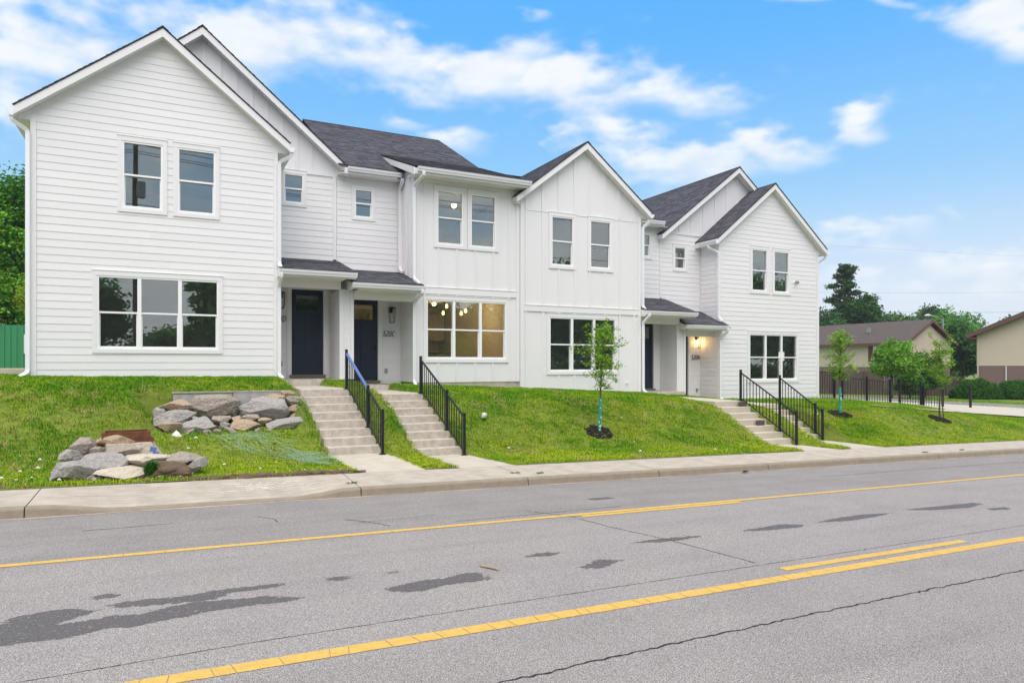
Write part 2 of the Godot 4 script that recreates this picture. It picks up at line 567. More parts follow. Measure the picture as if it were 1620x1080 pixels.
func make_road() -> void:
	var tone := noise(101, 0.35, 4)
	var streak := noise(102, 0.5, 3)
	var xs := spaced(-70, -4, 3.0) + spaced(-4, 26, 0.25) + spaced(26, 80, 2.0) + spaced(80, 400, 20.0) + [400.0]
	var zs := spaced(-10.98, -2.5, 0.2) + spaced(-2.5, 5.5, 0.5) + [5.5]
	var road := structure("road", sheet(xs, zs, road_y, func(x: float, z: float) -> Color:
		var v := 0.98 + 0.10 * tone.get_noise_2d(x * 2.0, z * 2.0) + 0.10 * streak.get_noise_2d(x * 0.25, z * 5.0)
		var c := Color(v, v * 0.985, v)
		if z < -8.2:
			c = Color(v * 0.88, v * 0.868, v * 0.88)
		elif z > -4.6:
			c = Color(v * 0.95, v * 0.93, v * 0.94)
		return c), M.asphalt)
	# yellow lines, cracked across by the asphalt's own cracks
	for l in [[-4.73, 0.072, -8.0, 60.0, 0.22], [-8.2, 0.055, -8.0, 60.0, 0.5], [-4.96, 0.055, 5.57, 8.67, 0.3], [-8.07, 0.055, 5.14, 8.13, 0.6]]:
		var st := st_new()
		var x: float = l[2]
		var lean := 0.0
		while x < l[3]:
			var nx: float = minf(l[3], x + l[4] * rng.randf_range(0.4, 1.5) * (1.0 if x < 16.0 else 4.0))
			var next_lean := rng.randf_range(-0.02, 0.02)
			var n := 4
			for i in n:
				var t0 := float(i) / n
				var t1 := float(i + 1) / n
				var e := [rng.randf_range(-0.004, 0.004), rng.randf_range(-0.004, 0.004)]
				var p: Array = []
				for q in [[t0, -1.0], [t1, -1.0], [t1, 1.0], [t0, 1.0]]:
					var g := 0.0028 if x < 12.0 else 0.0
					var qx: float = lerpf(x + g + lean * q[1], nx - g + next_lean * q[1], q[0])
					var qz: float = l[0] + q[1] * l[1] + (e[0] if q[1] < 0.0 else e[1]) * (0.0 if q[0] in [0.0, 1.0] else 1.0)
					p.append(Vector3(qx, road_y(qx, qz) + 0.004, qz))
				quad(st, p[0], p[1], p[2], p[3], Vector3.UP)
			x = nx
			lean = next_lean
		part(road, "lane_line", st.commit(), M.yellow)
	# cracks
	for c in [[[[1.0, -3.82], [2.16, -3.845], [2.9, -3.88], [4.2, -3.90], [5.66, -3.914], [7.9, -3.923], [14.0, -3.95]], 0.009, 0.03], [[[5.02, -7.95], [5.1, -7.4], [5.35, -6.44], [5.42, -5.9], [5.52, -5.2]], 0.007, 0.03],
		[[[-1.5, -5.03], [0.53, -5.15], [2.6, -5.166], [5.3, -5.174], [8.7, -5.18], [16.0, -5.2]], 0.0035, 0.008], [[[-0.95, -9.75], [-0.4, -9.78], [0.1, -9.82]], 0.008, 0.02], [[[1.05, -9.9], [1.25, -9.6], [1.28, -9.3]], 0.007, 0.05],
		[[[2.1, -9.2], [2.4, -8.8], [2.55, -8.5]], 0.009, 0.05], [[[2.2, -8.9], [3.4, -9.0]], 0.005, 0.03], [[[4.6, -8.75], [5.0, -8.2], [5.02, -7.95]], 0.006, 0.04], [[[3.4, -8.45], [6.2, -8.52]], 0.006, 0.03], [[[7.4, -9.6], [7.9, -8.9]], 0.004, 0.04], [[[12.0, -9.7], [20.0, -9.75]], 0.010, 0.03]]:
		var st := st_new()
		var pts: Array = []
		for i in c[0].size() - 1:
			var a := Vector2(c[0][i][0], c[0][i][1])
			var b := Vector2(c[0][i + 1][0], c[0][i + 1][1])
			var n := maxi(2, int(a.distance_to(b) / 0.05))
			for k in n:
				pts.append(a.lerp(b, float(k) / n) + Vector2(rng.randf_range(-0.4, 0.4), rng.randf_range(-1, 1)) * c[2] * 0.5)
		for i in pts.size() - 1:
			var d: Vector2 = (pts[i + 1] - pts[i]).orthogonal().normalized() * c[1] * (0.35 + 0.65 * absf(sin(i * 1.7) * sin(i * 0.31 + 1.0)) + 0.25)
			var p: Array = []
			for q in [pts[i] - d, pts[i + 1] - d, pts[i + 1] + d, pts[i] + d]:
				p.append(Vector3(q.x, road_y(q.x, q.y) + 0.0025, q.y))
			quad(st, p[0], p[1], p[2], p[3], Vector3.UP)
		part(road, "crack", st.commit(), M.crack)
	# dark drips of oil and damp, ragged at the edge, outlined as they lie
	var ragged := noise(103, 7.0, 4)
	for s in STAINS:
		var poly := PackedVector2Array()
		var lo := Vector2(1e9, 1e9)
		var hi := -lo
		for k in range(0, s.size(), 2):
			var d := ray(s[k], s[k + 1])
			var t := 8.0
			for n in 20:
				t = lerpf(t, road_y(d.x * t, d.z * t) / d.y, 0.7)
			var q := Vector2(d.x * t, d.z * t)
			poly.append(q)
			lo = lo.min(q)
			hi = hi.max(q)
		lo -= Vector2(0.1, 0.05)
		hi += Vector2(0.1, 0.05)
		var st := st_new()
		var cx := 0.02
		var cz := 0.012
		var z := lo.y
		while z < hi.y:
			var x := lo.x
			var start := INF
			while x < hi.x + cx:
				var q := Vector2(x + 0.09 * ragged.get_noise_2d(x, z * 3.0) + rng.randf_range(-0.018, 0.018), z + 0.028 * ragged.get_noise_2d(x + 40.0, z * 3.0) + rng.randf_range(-0.009, 0.009))
				var on := x < hi.x and Geometry2D.is_point_in_polygon(q, poly) and rng.randf() > 0.03
				if on and start == INF:
					start = x
				elif not on and start != INF:
					quad(st, Vector3(start, road_y(start, z) + 0.0015, z), Vector3(x, road_y(x, z) + 0.0015, z), Vector3(x, road_y(x, z + cz) + 0.0015, z + cz), Vector3(start, road_y(start, z + cz) + 0.0015, z + cz), Vector3.UP)
					start = INF
				x += cx
			z += cz
		part(road, "oil_stain", st.commit(), M.stain)

const STAINS := [[0, 988, 15, 978, 45, 971, 93, 963, 118, 963, 150, 966, 140, 970, 118, 976, 88, 987, 108, 985, 137, 981, 172, 974, 221, 971, 245, 965, 265, 960, 300, 953, 330, 950, 360, 948, 420, 943, 480, 945, 455, 951, 400, 957, 330, 966, 290, 976, 245, 983, 205, 992, 165, 993, 110, 1008, 40, 1016, -60, 1030, -60, 1000],
	[168, 958, 185, 953, 235, 947, 265, 946, 300, 941, 350, 932, 445, 922, 440, 927, 400, 933, 360, 937, 345, 945, 330, 949, 300, 952, 250, 956, 200, 960], [135, 946, 150, 942, 170, 939, 190, 940, 180, 945, 150, 949], [605, 931, 630, 926, 665, 918, 710, 914, 730, 906, 760, 907, 770, 916, 750, 920, 700, 925, 665, 935, 620, 936], [515, 915, 530, 911, 550, 912, 545, 917, 525, 918], [612, 905, 625, 902, 630, 905, 618, 907],
	[828, 881, 850, 874, 888, 874, 870, 879], [918, 897, 935, 890, 950, 884, 965, 886, 985, 885, 965, 893, 950, 899, 930, 899], [995, 859, 1040, 852, 1090, 848, 1115, 847, 1090, 852, 1050, 857], [1170, 839, 1200, 835, 1235, 829, 1270, 830, 1265, 834, 1220, 838, 1190, 840], [1290, 826, 1330, 818, 1360, 814, 1410, 811, 1390, 816, 1340, 824], [1430, 806, 1480, 801, 1540, 795, 1555, 797, 1530, 803, 1470, 807], [1560, 804, 1590, 802, 1600, 805, 1570, 807], [925, 789, 960, 786, 972, 788, 940, 791]]

func kerb_y(x: float) -> float:
	return -1.93 + fall(x) - 0.10 * smoothstep(-1.6, -0.6, x) * (1.0 - smoothstep(1.75, 2.7, x))

func make_pavement() -> void:
	var walk := Node3D.new()
	walk.name = "pavement"
	walk.set_meta("kind", "structure")
	add_child(walk)
	var cuts := [-40.0, -30.0, -20.0, -13.7, -10.7, -7.7, -4.7, -1.72, 2.78, 5.85, 8.85, 11.9, 15.0, 18.1, 21.3, 24.6, 28.0, 32.0, 37.0, 43.0, 50.0, 60.0, 80.0]
	for i in cuts.size() - 1:
		var a: float = cuts[i] + 0.008
		var b: float = cuts[i + 1] - 0.008
		var xs := spaced(a, b, 0.3 if b < 30.0 else 4.0) + [b]
		var st := st_new()
		var ks := st_new()
		for j in xs.size() - 1:
			var p: Array = []
			for q in [[xs[j], -12.3], [xs[j + 1], -12.3], [xs[j + 1], -11.7], [xs[j], -11.7], [xs[j + 1], -11.13], [xs[j], -11.13]]:
				var x: float = q[0]
				var t: float = (q[1] + 12.3) / 1.17
				var y := lerpf(walk_y(x), kerb_y(x), t if t < 0.9 else 1.0)
				if q[1] == -11.7:
					y = lerpf(walk_y(x), kerb_y(x), 0.5)
				p.append(Vector3(x, y, q[1]))
			quad(st, p[0], p[1], p[2], p[3], Vector3.UP)
			quad(st, p[3], p[2], p[4], p[5], Vector3.UP)
			for e in [[0, 1], [4, 5]]:
				var dn := Vector3(0, -0.2, 0)
				quad(st, p[e[0]], p[e[1]], p[e[1]] + dn, p[e[0]] + dn, Vector3(0, 0, -1 if e[0] == 0 else 1))
			if j == 0:
				for e in [[0, 3], [3, 5]]:
					quad(st, p[e[0]], p[e[1]], p[e[1]] + Vector3(0, -0.2, 0), p[e[0]] + Vector3(0, -0.2, 0), Vector3.LEFT)
			if j == xs.size() - 2:
				for e in [[1, 2], [2, 4]]:
					quad(st, p[e[0]], p[e[1]], p[e[1]] + Vector3(0, -0.2, 0), p[e[0]] + Vector3(0, -0.2, 0), Vector3.RIGHT)
			# kerb: flat top, rounded nose, battered face
			var prof := [[-11.125, 0.0], [-11.03, 0.0], [-11.005, -0.012], [-10.992, -0.035]]
			for q in prof.size():
				var foot: bool = q == prof.size() - 1
				var u: Array = prof[q]
				var v: Array = [-10.972, 0.0] if foot else prof[q + 1]
				var w: Array = []
				for xx in [xs[j], xs[j + 1]]:
					var top := kerb_y(xx)
					w.append(Vector3(xx, maxf(top + u[1], road_y(xx, -10.98) - 0.05), u[0]))
					w.append(Vector3(xx, road_y(xx, -10.98) - 0.05 if foot else maxf(top + v[1], road_y(xx, -10.98) - 0.05), v[0]))
				quad(ks, w[0], w[2], w[3], w[1], Vector3(0, 1, 1))
			if j == 0 or j == xs.size() - 2:
				var xx: float = xs[0] if j == 0 else xs[-1]
				var top := kerb_y(xx)
				var bot := road_y(xx, -10.98) - 0.05
				quad(ks, Vector3(xx, top, -11.125), Vector3(xx, top, -11.03), Vector3(xx, bot, -10.972), Vector3(xx, bot, -11.125), Vector3.LEFT if j == 0 else Vector3.RIGHT)
		part(walk, "slab", st.commit(), M.concrete)
		part(walk, "kerb", ks.commit(), M.kerb)
		# the bed below shows dark in the joints
		if i < cuts.size() - 2 and b < 40.0:
			var x := b + 0.008
			var jt := st_new()
			var pts := [Vector3(x, walk_y(x) - 0.02, -12.3), Vector3(x, lerpf(walk_y(x), kerb_y(x), 0.9) - 0.025, -11.13), Vector3(x, kerb_y(x) - 0.02, -11.02), Vector3(x, road_y(x, -10.98) - 0.02, -10.985)]
			for k in 3:
				quad(jt, pts[k] + Vector3(-0.02, 0, 0), pts[k] + Vector3(0.02, 0, 0), pts[k + 1] + Vector3(0.02, 0, 0), pts[k + 1] + Vector3(-0.02, 0, 0), Vector3(0, 1, 0.3))
			part(walk, "joint", jt.commit(), M.joint)
	# pale edge of the gutter pan
	var gp := st_new()
	var gx := spaced(-40, 60, 0.4)
	for i in gx.size() - 1:
		var wd := [0.05 + 0.02 * sin(gx[i] * 3.1), 0.05 + 0.02 * sin(gx[i + 1] * 3.1)]
		quad(gp, Vector3(gx[i], road_y(gx[i], -10.98) + 0.003, -10.99), Vector3(gx[i + 1], road_y(gx[i + 1], -10.98) + 0.003, -10.99), Vector3(gx[i + 1], road_y(gx[i + 1], -10.9) + 0.003, -10.975 + wd[1]), Vector3(gx[i], road_y(gx[i], -10.9) + 0.003, -10.975 + wd[0]), Vector3.UP)
	part(walk, "gutter_pan", gp.commit(), M.concrete)
	# grooves pressed along the ramp
	for k in 8:
		var st := st_new()
		var z := -12.16 + k * 0.122
		var x := -1.3 + rng.randf_range(-0.2, 0.5)
		while x < 2.2 - 0.02 * k:
			var x1 := x + rng.randf_range(0.25, 0.9)
			var p: Array = []
			var dz := rng.randf_range(-0.008, 0.008)
			var wdt := rng.randf_range(0.002, 0.0045)
			for q in [[x, z - wdt], [x1, z - wdt + dz], [x1, z + wdt + dz], [x, z + wdt]]:
				var t: float = (q[1] + 12.3) / 1.17
				p.append(Vector3(q[0], lerpf(walk_y(q[0]), kerb_y(q[0]), t) + 0.003, q[1]))
			quad(st, p[0], p[1], p[2], p[3], Vector3.UP)
			x = x1 + (rng.randf_range(0.0, 0.5) if rng.randf() < 0.4 else -0.02)
		part(walk, "groove", st.commit(), M.kerb)
	# white spray marks left by surveyors
	var mk_st := st_new()
	for r in [[0.95, 1.95, -11.98, 0.02], [0.75, 1.7, -11.86, -0.01], [1.0, 2.35, -11.74, 0.05], [0.55, 1.5, -11.62, 0.0]]:
		var x: float = r[0]
		while x < r[1]:
			var l := rng.randf_range(0.02, 0.09)
			if rng.randf() < 0.62:
				var z: float = r[2] + r[3] * (x - r[0]) + rng.randf_range(-0.03, 0.03)
				var d := Vector2(l, rng.randf_range(-0.05, 0.05))
				var o := d.orthogonal().normalized() * rng.randf_range(0.005, 0.014)
				var p: Array = []
				for q in [Vector2(x, z) - o, Vector2(x, z) + d - o, Vector2(x, z) + d + o, Vector2(x, z) + o]:
					p.append(Vector3(q.x, lerpf(walk_y(q.x), kerb_y(q.x), (q.y + 12.3) / 1.17) + 0.004, q.y))
				quad(mk_st, p[0], p[1], p[2], p[3], Vector3.UP)
			x += l * 0.9
	part(walk, "spray_mark", mk_st.commit(), M.white_marks)
# ------------------------------------------------------------------ building kit
# spans of y left in a..b between x and x + a little, with the openings taken out
func spans(xm: float, a: float, b: float, holes: Array) -> Array:
	var out := [[a, b]]
	for h in holes:
		if xm > h[0] and xm < h[1]:
			var next: Array = []
			for s in out:
				if h[3] <= s[0] or h[2] >= s[1]:
					next.append(s)
					continue
				if h[2] > s[0] + 0.004:
					next.append([s[0], h[2]])
				if h[3] < s[1] - 0.004:
					next.append([h[3], s[1]])
			out = next
	return out

func edges(x0: float, x1: float, holes: Array) -> Array:
	var xs := [x0, x1]
	for h in holes:
		for e in [h[0], h[1]]:
			if e > x0 + 0.002 and e < x1 - 0.002:
				xs.append(e)
	xs.sort()
	return xs

# a solid wall x0..x1, y0..y1 between z0 and z1 with openings, and a gable above if given [centre, apex]
func wall(parent: Node, x0: float, x1: float, y0: float, y1: float, z0: float, z1: float, holes: Array, mat: Material, gable := []) -> void:
	var st := st_new()
	var xs := edges(x0, x1, holes)
	for i in xs.size() - 1:
		for s in spans((xs[i] + xs[i + 1]) * 0.5, y0, y1, holes):
			add_box(st, xs[i], xs[i + 1], s[0], s[1], z0, z1)
	if gable.size() > 0:
		add_prism(st, PackedVector2Array([Vector2(x0, y1), Vector2(gable[0], gable[1]), Vector2(x1, y1)]), z1, z0)
	part(parent, "wall", st.commit(), mat)

# lap siding: every course a board of its own, thick at its lower edge, cut round the openings
func siding(parent: Node, T: Transform3D, u0: float, u1: float, y0: float, y1: float, holes: Array, gable := [], lap := 0.176) -> void:
	var row := 0
	var ya := y0
	while ya < y1 - 0.02:
		var yb := minf(ya + lap, y1)
		var lo := u0
		var hi := u1
		if gable.size() > 0:
			var half: float = (gable[1] - ya) / gable[2]
			lo = maxf(u0, gable[0] - half)
			hi = minf(u1, gable[0] + half)
		if hi - lo > 0.06:
			var xs := edges(lo, hi, holes)
			var pending: Array = []      # [u start, u end, spans]
			for i in xs.size() - 1:
				var sp := spans((xs[i] + xs[i + 1]) * 0.5, ya, yb, holes)
				if pending.size() > 0 and str(pending[-1][2]) == str(sp):
					pending[-1][1] = xs[i + 1]
				else:
					pending.append([xs[i], xs[i + 1], sp])
			for p in pending:
				for s in p[2]:
					# butt joints split long runs
					var cuts := [p[0], p[1]]
					if p[1] - p[0] > 3.66 and s[1] - s[0] > 0.1:
						cuts.insert(1, lerpf(p[0], p[1], rng.randf_range(0.3, 0.7)))
					for c in cuts.size() - 1:
						board(parent, T, cuts[c] + (0.0005 if c > 0 else 0.0), cuts[c + 1], s[0], s[1], ya, lap, gable, row + c * 3)
		ya += lap
		row += 1 + int(rng.randf() * 2.0)

func board(parent: Node, T: Transform3D, a: float, b: float, y0: float, y1: float, course: float, lap: float, gable: Array, tone: int) -> void:
	var w0 := lerpf(0.0135, 0.004, (y0 - course) / lap)
	var w1 := lerpf(0.0135, 0.004, (y1 - course) / lap)
	var a1 := a
	var b1 := b
	if gable.size() > 0:
		var half: float = (gable[1] - y1) / gable[2]
		a1 = maxf(a, minf(gable[0] - half, b - 0.01))
		b1 = minf(b, maxf(gable[0] + half, a1 + 0.005))
	var o := Vector3((a + b) * 0.5, y0, 0)
	var p := [Vector3(a, y0, w0) - o, Vector3(b, y0, w0) - o, Vector3(b1, y1, w1) - o, Vector3(a1, y1, w1) - o, Vector3(a, y0, 0) - o, Vector3(b, y0, 0) - o, Vector3(b1, y1, 0) - o, Vector3(a1, y1, 0) - o]
	var st := st_new()
	quad(st, p[0], p[1], p[2], p[3], Vector3(0, 0, 1))
	quad(st, p[0], p[1], p[5], p[4], Vector3.DOWN)
	quad(st, p[3], p[2], p[6], p[7], Vector3.UP)
	quad(st, p[0], p[3], p[7], p[4], Vector3.LEFT)
	quad(st, p[1], p[2], p[6], p[5], Vector3.RIGHT)
	part(parent, "siding_board", st.commit(), white(tone), T * Transform3D(Basis(), o))

func facing_front(z: float) -> Transform3D:
	return Transform3D(Basis(), Vector3(0, 0, z))

func facing_left(x: float) -> Transform3D:      # u runs along +z
	return Transform3D(Basis(Vector3(0, 0, 1), Vector3.UP, Vector3(-1, 0, 0)), Vector3(x, 0, 0))

# board and batten: upright battens at xs, cut round the openings; top is a callable of x
func battens(parent: Node, xs: Array, z: float, y0: float, top: Callable, holes: Array) -> void:
	for x in xs:
		for s in spans(x, y0, top.call(x), holes):
			if s[1] - s[0] > 0.04:
				bx(parent, "batten", x - 0.032, x + 0.032, s[0], s[1], z, z + 0.028, white(int(x * 10)))

func grown(r: Array, by: float) -> Array:
	return [r[0] - by, r[1] + by, r[2] - by, r[3] + by]

# glass is the seen glass [x0, x1, y0, y1]; the wall opening is 0.045 larger all round
func window(parent: Node, r: Array, z: float, cols: int, casing := 0.095, sill_label := "") -> void:
	var w := node(parent, "window", Vector3((r[0] + r[1]) * 0.5, r[2], z))
	var x0: float = r[0] - 0.042
	var x1: float = r[1] + 0.042
	var y0: float = r[2] - 0.042
	var y1: float = r[3] + 0.042
	# casing boards on the wall
	bx(w, "casing_board", x0 - casing, x1 + casing, y1, y1 + casing + 0.02, z + 0.001, z + 0.036, M.trim)
	bx(w, "casing_board", x0 - casing, x1 + casing, y0 - casing, y0, z + 0.001, z + 0.036, M.trim)
	bx(w, "casing_board", x0 - casing, x0, y0, y1, z + 0.001, z + 0.034, M.trim)
	bx(w, "casing_board", x1, x1 + casing, y0, y1, z + 0.001, z + 0.034, M.trim)
	bx(w, "drip_cap", x0 - casing - 0.01, x1 + casing + 0.01, y1 + casing + 0.021, y1 + casing + 0.034, z + 0.001, z + 0.048, M.trim)
	# frame and mullions
	var f := st_new()
	add_box(f, x0, x1, y1 - 0.042, y1, z - 0.09, z + 0.022)
	add_box(f, x0, x1, y0, y0 + 0.042, z - 0.09, z + 0.024)
	add_box(f, x0, x0 + 0.042, y0 + 0.042, y1 - 0.042, z - 0.09, z + 0.022)
	add_box(f, x1 - 0.042, x1, y0 + 0.042, y1 - 0.042, z - 0.09, z + 0.022)
	var mull := 0.085
	var cw: float = (r[1] - r[0] - mull * (cols - 1)) / cols
	for i in cols - 1:
		var mx: float = r[0] + cw * (i + 1) + mull * i
		add_box(f, mx, mx + mull, y0 + 0.042, y1 - 0.042, z - 0.09, z + 0.020)
	part(w, "frame", f.commit(), M.vinyl)
	var ym: float = (r[2] + r[3]) * 0.5
	for i in cols:
		var gx0: float = r[0] + (cw + mull) * i
		var gx1 := gx0 + cw
		bx(w, "meeting_rail", gx0, gx1, ym - 0.02, ym + 0.024, z - 0.075, z + 0.004, M.vinyl)
		var s := st_new()
		add_box(s, gx0, gx0 + 0.024, r[2] + 0.026, ym - 0.02, z - 0.07, z - 0.035)
		add_box(s, gx1 - 0.024, gx1, r[2] + 0.026, ym - 0.02, z - 0.07, z - 0.035)
		add_box(s, gx0, gx1, r[2], r[2] + 0.026, z - 0.07, z - 0.035)
		part(w, "sash", s.commit(), M.vinyl)
		pane(w, gx0 - 0.005, gx1 + 0.005, ym + 0.02, r[3] + 0.005, z - 0.028)
		pane(w, gx0 + 0.02, gx1 - 0.02, r[2] + 0.02, ym - 0.015, z - 0.056)

# insulating glass: two sheets in one pane
func pane(parent: Node, x0: float, x1: float, y0: float, y1: float, z: float) -> void:
	var st := st_new()
	var c := Vector3((x0 + x1) * 0.5, (y0 + y1) * 0.5, z)
	var hx := (x1 - x0) * 0.5
	var hy := (y1 - y0) * 0.5
	var tip := rng.randf_range(-0.0012, 0.0012)
	for o in [0.0, -0.014]:
		var p := [Vector3(-hx, -hy, o + tip), Vector3(hx, -hy, o - tip), Vector3(hx, hy, o), Vector3(-hx, hy, o)]
		var back := Vector3(0, 0, -0.004)
		quad(st, p[0], p[1], p[2], p[3], Vector3(0, 0, 1))
		quad(st, p[0] + back, p[1] + back, p[2] + back, p[3] + back, Vector3(0, 0, -1))
		for k in 4:
			quad(st, p[k], p[(k + 1) % 4], p[(k + 1) % 4] + back, p[k] + back, p[k] + p[(k + 1) % 4])
	part(parent, "pane", st.commit(), M.glass, Transform3D(Basis(), c))

# a roof slope: o is an eave corner, u runs along the eave, v up the slope to the ridge
func roof_slope(parent: Node, o: Vector3, u: Vector3, v: Vector3, called := "roof") -> MeshInstance3D:
	var n := u.cross(v).normalized()
	if n.y < 0.0:
		n = -n
	var st := st_new()
	var p := [o, o + u, o + u + v, o + v]
	var d := -n * 0.022
	quad(st, p[0], p[1], p[2], p[3], n)
	quad(st, p[0] + d, p[1] + d, p[2] + d, p[3] + d, -n)
	for i in 4:
		quad(st, p[i], p[(i + 1) % 4], p[(i + 1) % 4] + d, p[i] + d, (p[i] + p[(i + 1) % 4]) * 0.5 - (o + (u + v) * 0.5))
	var deck := part(parent, called, st.commit(), M.deck_edge)
	# courses of laid shingles, each tab with its own tone and a lifted lower edge
	var sh := st_new()
	var lu := u.length()
	var lv := v.length()
	var du := u / lu
	var dv := v / lv
	var rows := int(ceil((lv + 0.015) / 0.143))
	for j in rows:
		var v0 := -0.015 + j * 0.143
		var v1 := minf(v0 + 0.175, lv)
		var x := -rng.randf_range(0.0, 0.3)
		while x < lu:
			var wd := rng.randf_range(0.10, 0.36)
			var a := maxf(x, 0.0)
			var b := minf(x + wd, lu)
			x += wd
			if b - a < 0.005:
				continue
			var thick := 0.006 if rng.randf() < 0.55 else 0.012
			var t := rng.randf_range(0.085, 0.165)
			if rng.randf() < 0.12:
				t *= 0.72
			sh.set_color(Color(t * rng.randf_range(0.96, 1.06), t * 0.985, t * rng.randf_range(1.08, 1.22)))
			var q := [o + du * a + dv * v0 + n * (thick + 0.003), o + du * b + dv * v0 + n * (thick + 0.003), o + du * b + dv * v1 + n * 0.003, o + du * a + dv * v1 + n * 0.003]
			quad(sh, q[0], q[1], q[2], q[3], n)
			quad(sh, q[0], q[1], q[1] - n * thick, q[0] - n * thick, -dv)
	var s := part(deck, "shingles", sh.commit(), M.shingle)
	s.set_meta("kind", "stuff")
	return deck

func ridge_cap(parent: Node, a: Vector3, b: Vector3, across: Vector3, drop: float) -> void:
	var st := st_new()
	var n := maxi(1, int(a.distance_to(b) / 0.14))
	for i in n:
		st.set_color(Color(0.10, 0.10, 0.11) * rng.randf_range(0.75, 1.2))
		var p := a.lerp(b, float(i) / n)
		var q := a.lerp(b, float(i + 1) / n)
		for s in [-1.0, 1.0]:
			var off: Vector3 = across * s + Vector3(0, -drop, 0)
			quad(st, p + Vector3(0, 0.022, 0), q + Vector3(0, 0.012, 0), q + off + Vector3(0, 0.012, 0), p + off + Vector3(0, 0.022, 0), Vector3.UP)
	part(parent, "ridge_cap", st.commit(), M.shingle)

# a gable roof with its ridge along z; rake boards, soffits and eave boards in white
func gable_roof(parent: Node, cx: float, half: float, tip: float, slope: float, z0: float, z1: float, wall_half: float, wall_z: float) -> void:
	var rise := half * slope
	var drop := 0.026 * sqrt(1.0 + slope * slope)
	for s in [-1.0, 1.0]:
		roof_slope(parent, Vector3(cx + s * half, tip, z0), Vector3(0, 0, z1 - z0), Vector3(-s * half, rise, 0))
		var f := PackedVector2Array([Vector2(cx + s * half, tip - drop - 0.19), Vector2(cx + s * half, tip - drop), Vector2(cx, tip + rise - drop), Vector2(cx, tip + rise - drop - 0.20)])
		part(parent, "rake_board", prism_mesh(f, z0 - 0.02, z0 - 0.05), M.trim)
		var sf := PackedVector2Array([Vector2(cx + s * half, tip - drop - 0.17), Vector2(cx + s * half, tip - drop - 0.155), Vector2(cx, tip + rise - drop - 0.155), Vector2(cx, tip + rise - drop - 0.17)])
		part(parent, "soffit", prism_mesh(sf, z0 - 0.051, wall_z + 0.002), M.trim)
		# eave: board, soffit
		var e: float = cx + s * half
		bx(parent, "eave_board", e, e - s * 0.03, tip - drop - 0.19, tip - drop - 0.005, z0 - 0.052, z1, M.trim)
		bx(parent, "soffit", e - s * 0.031, cx + s * (wall_half + 0.002), tip - drop - 0.188, tip - drop - 0.173, wall_z - 0.001, z1, M.trim)
		var over := half - wall_half
		part(parent, "eave_return", prism_mesh(PackedVector2Array([Vector2(e - s * 0.031, tip - drop - 0.188), Vector2(cx + s * wall_half, tip - drop - 0.188), Vector2(cx + s * wall_half, tip - drop - 0.171 + over * slope), Vector2(e - s * 0.031, tip - drop - 0.171 + 0.031 * slope)]), wall_z + 0.0, wall_z + 0.025), M.trim)
	ridge_cap(parent, Vector3(cx, tip + rise + 0.004, z0), Vector3(cx, tip + rise + 0.004, z1), Vector3(0.13, 0, 0), 0.13 * slope)

const GUTTER := [Vector2(0, 0), Vector2(0.075, 0.0), Vector2(0.085, 0.035), Vector2(0.115, 0.075), Vector2(0.118, 0.118), Vector2(0.128, 0.118), Vector2(0.128, 0.126), Vector2(0, 0.126)]
func gutter(parent: Node, called_way: String, a: float, b: float, at: Vector3) -> void:
	var basis: Basis
	match called_way:
		"front": basis = Basis(Vector3(0, 0, 1), Vector3.UP, Vector3(-1, 0, 0))
		"left": basis = Basis(Vector3(-1, 0, 0), Vector3.UP, Vector3(0, 0, -1))
		_: basis = Basis(Vector3(1, 0, 0), Vector3.UP, Vector3(0, 0, 1))
	part(parent, "gutter", prism_mesh(PackedVector2Array(GUTTER), a, b), M.gutter, Transform3D(basis, at))

func spout(parent: Node, pts: Array) -> void:
	var full: Array = []
	for i in pts.size():         # soften the bends
		if i == 0 or i == pts.size() - 1:
			full.append(pts[i])
		else:
			var r := minf(0.07, minf(pts[i].distance_to(pts[i - 1]), pts[i].distance_to(pts[i + 1])) * 0.45)
			var a: Vector3 = pts[i] + (pts[i - 1] - pts[i]).normalized() * r
			var b: Vector3 = pts[i] + (pts[i + 1] - pts[i]).normalized() * r
			full.append(a)
			full.append((a + b) * 0.25 + pts[i] * 0.5)
			full.append(b)
	part(parent, "downspout", tube_mesh(full, [0.04], 4, Vector2(0.085, 0.065)), M.gutter)

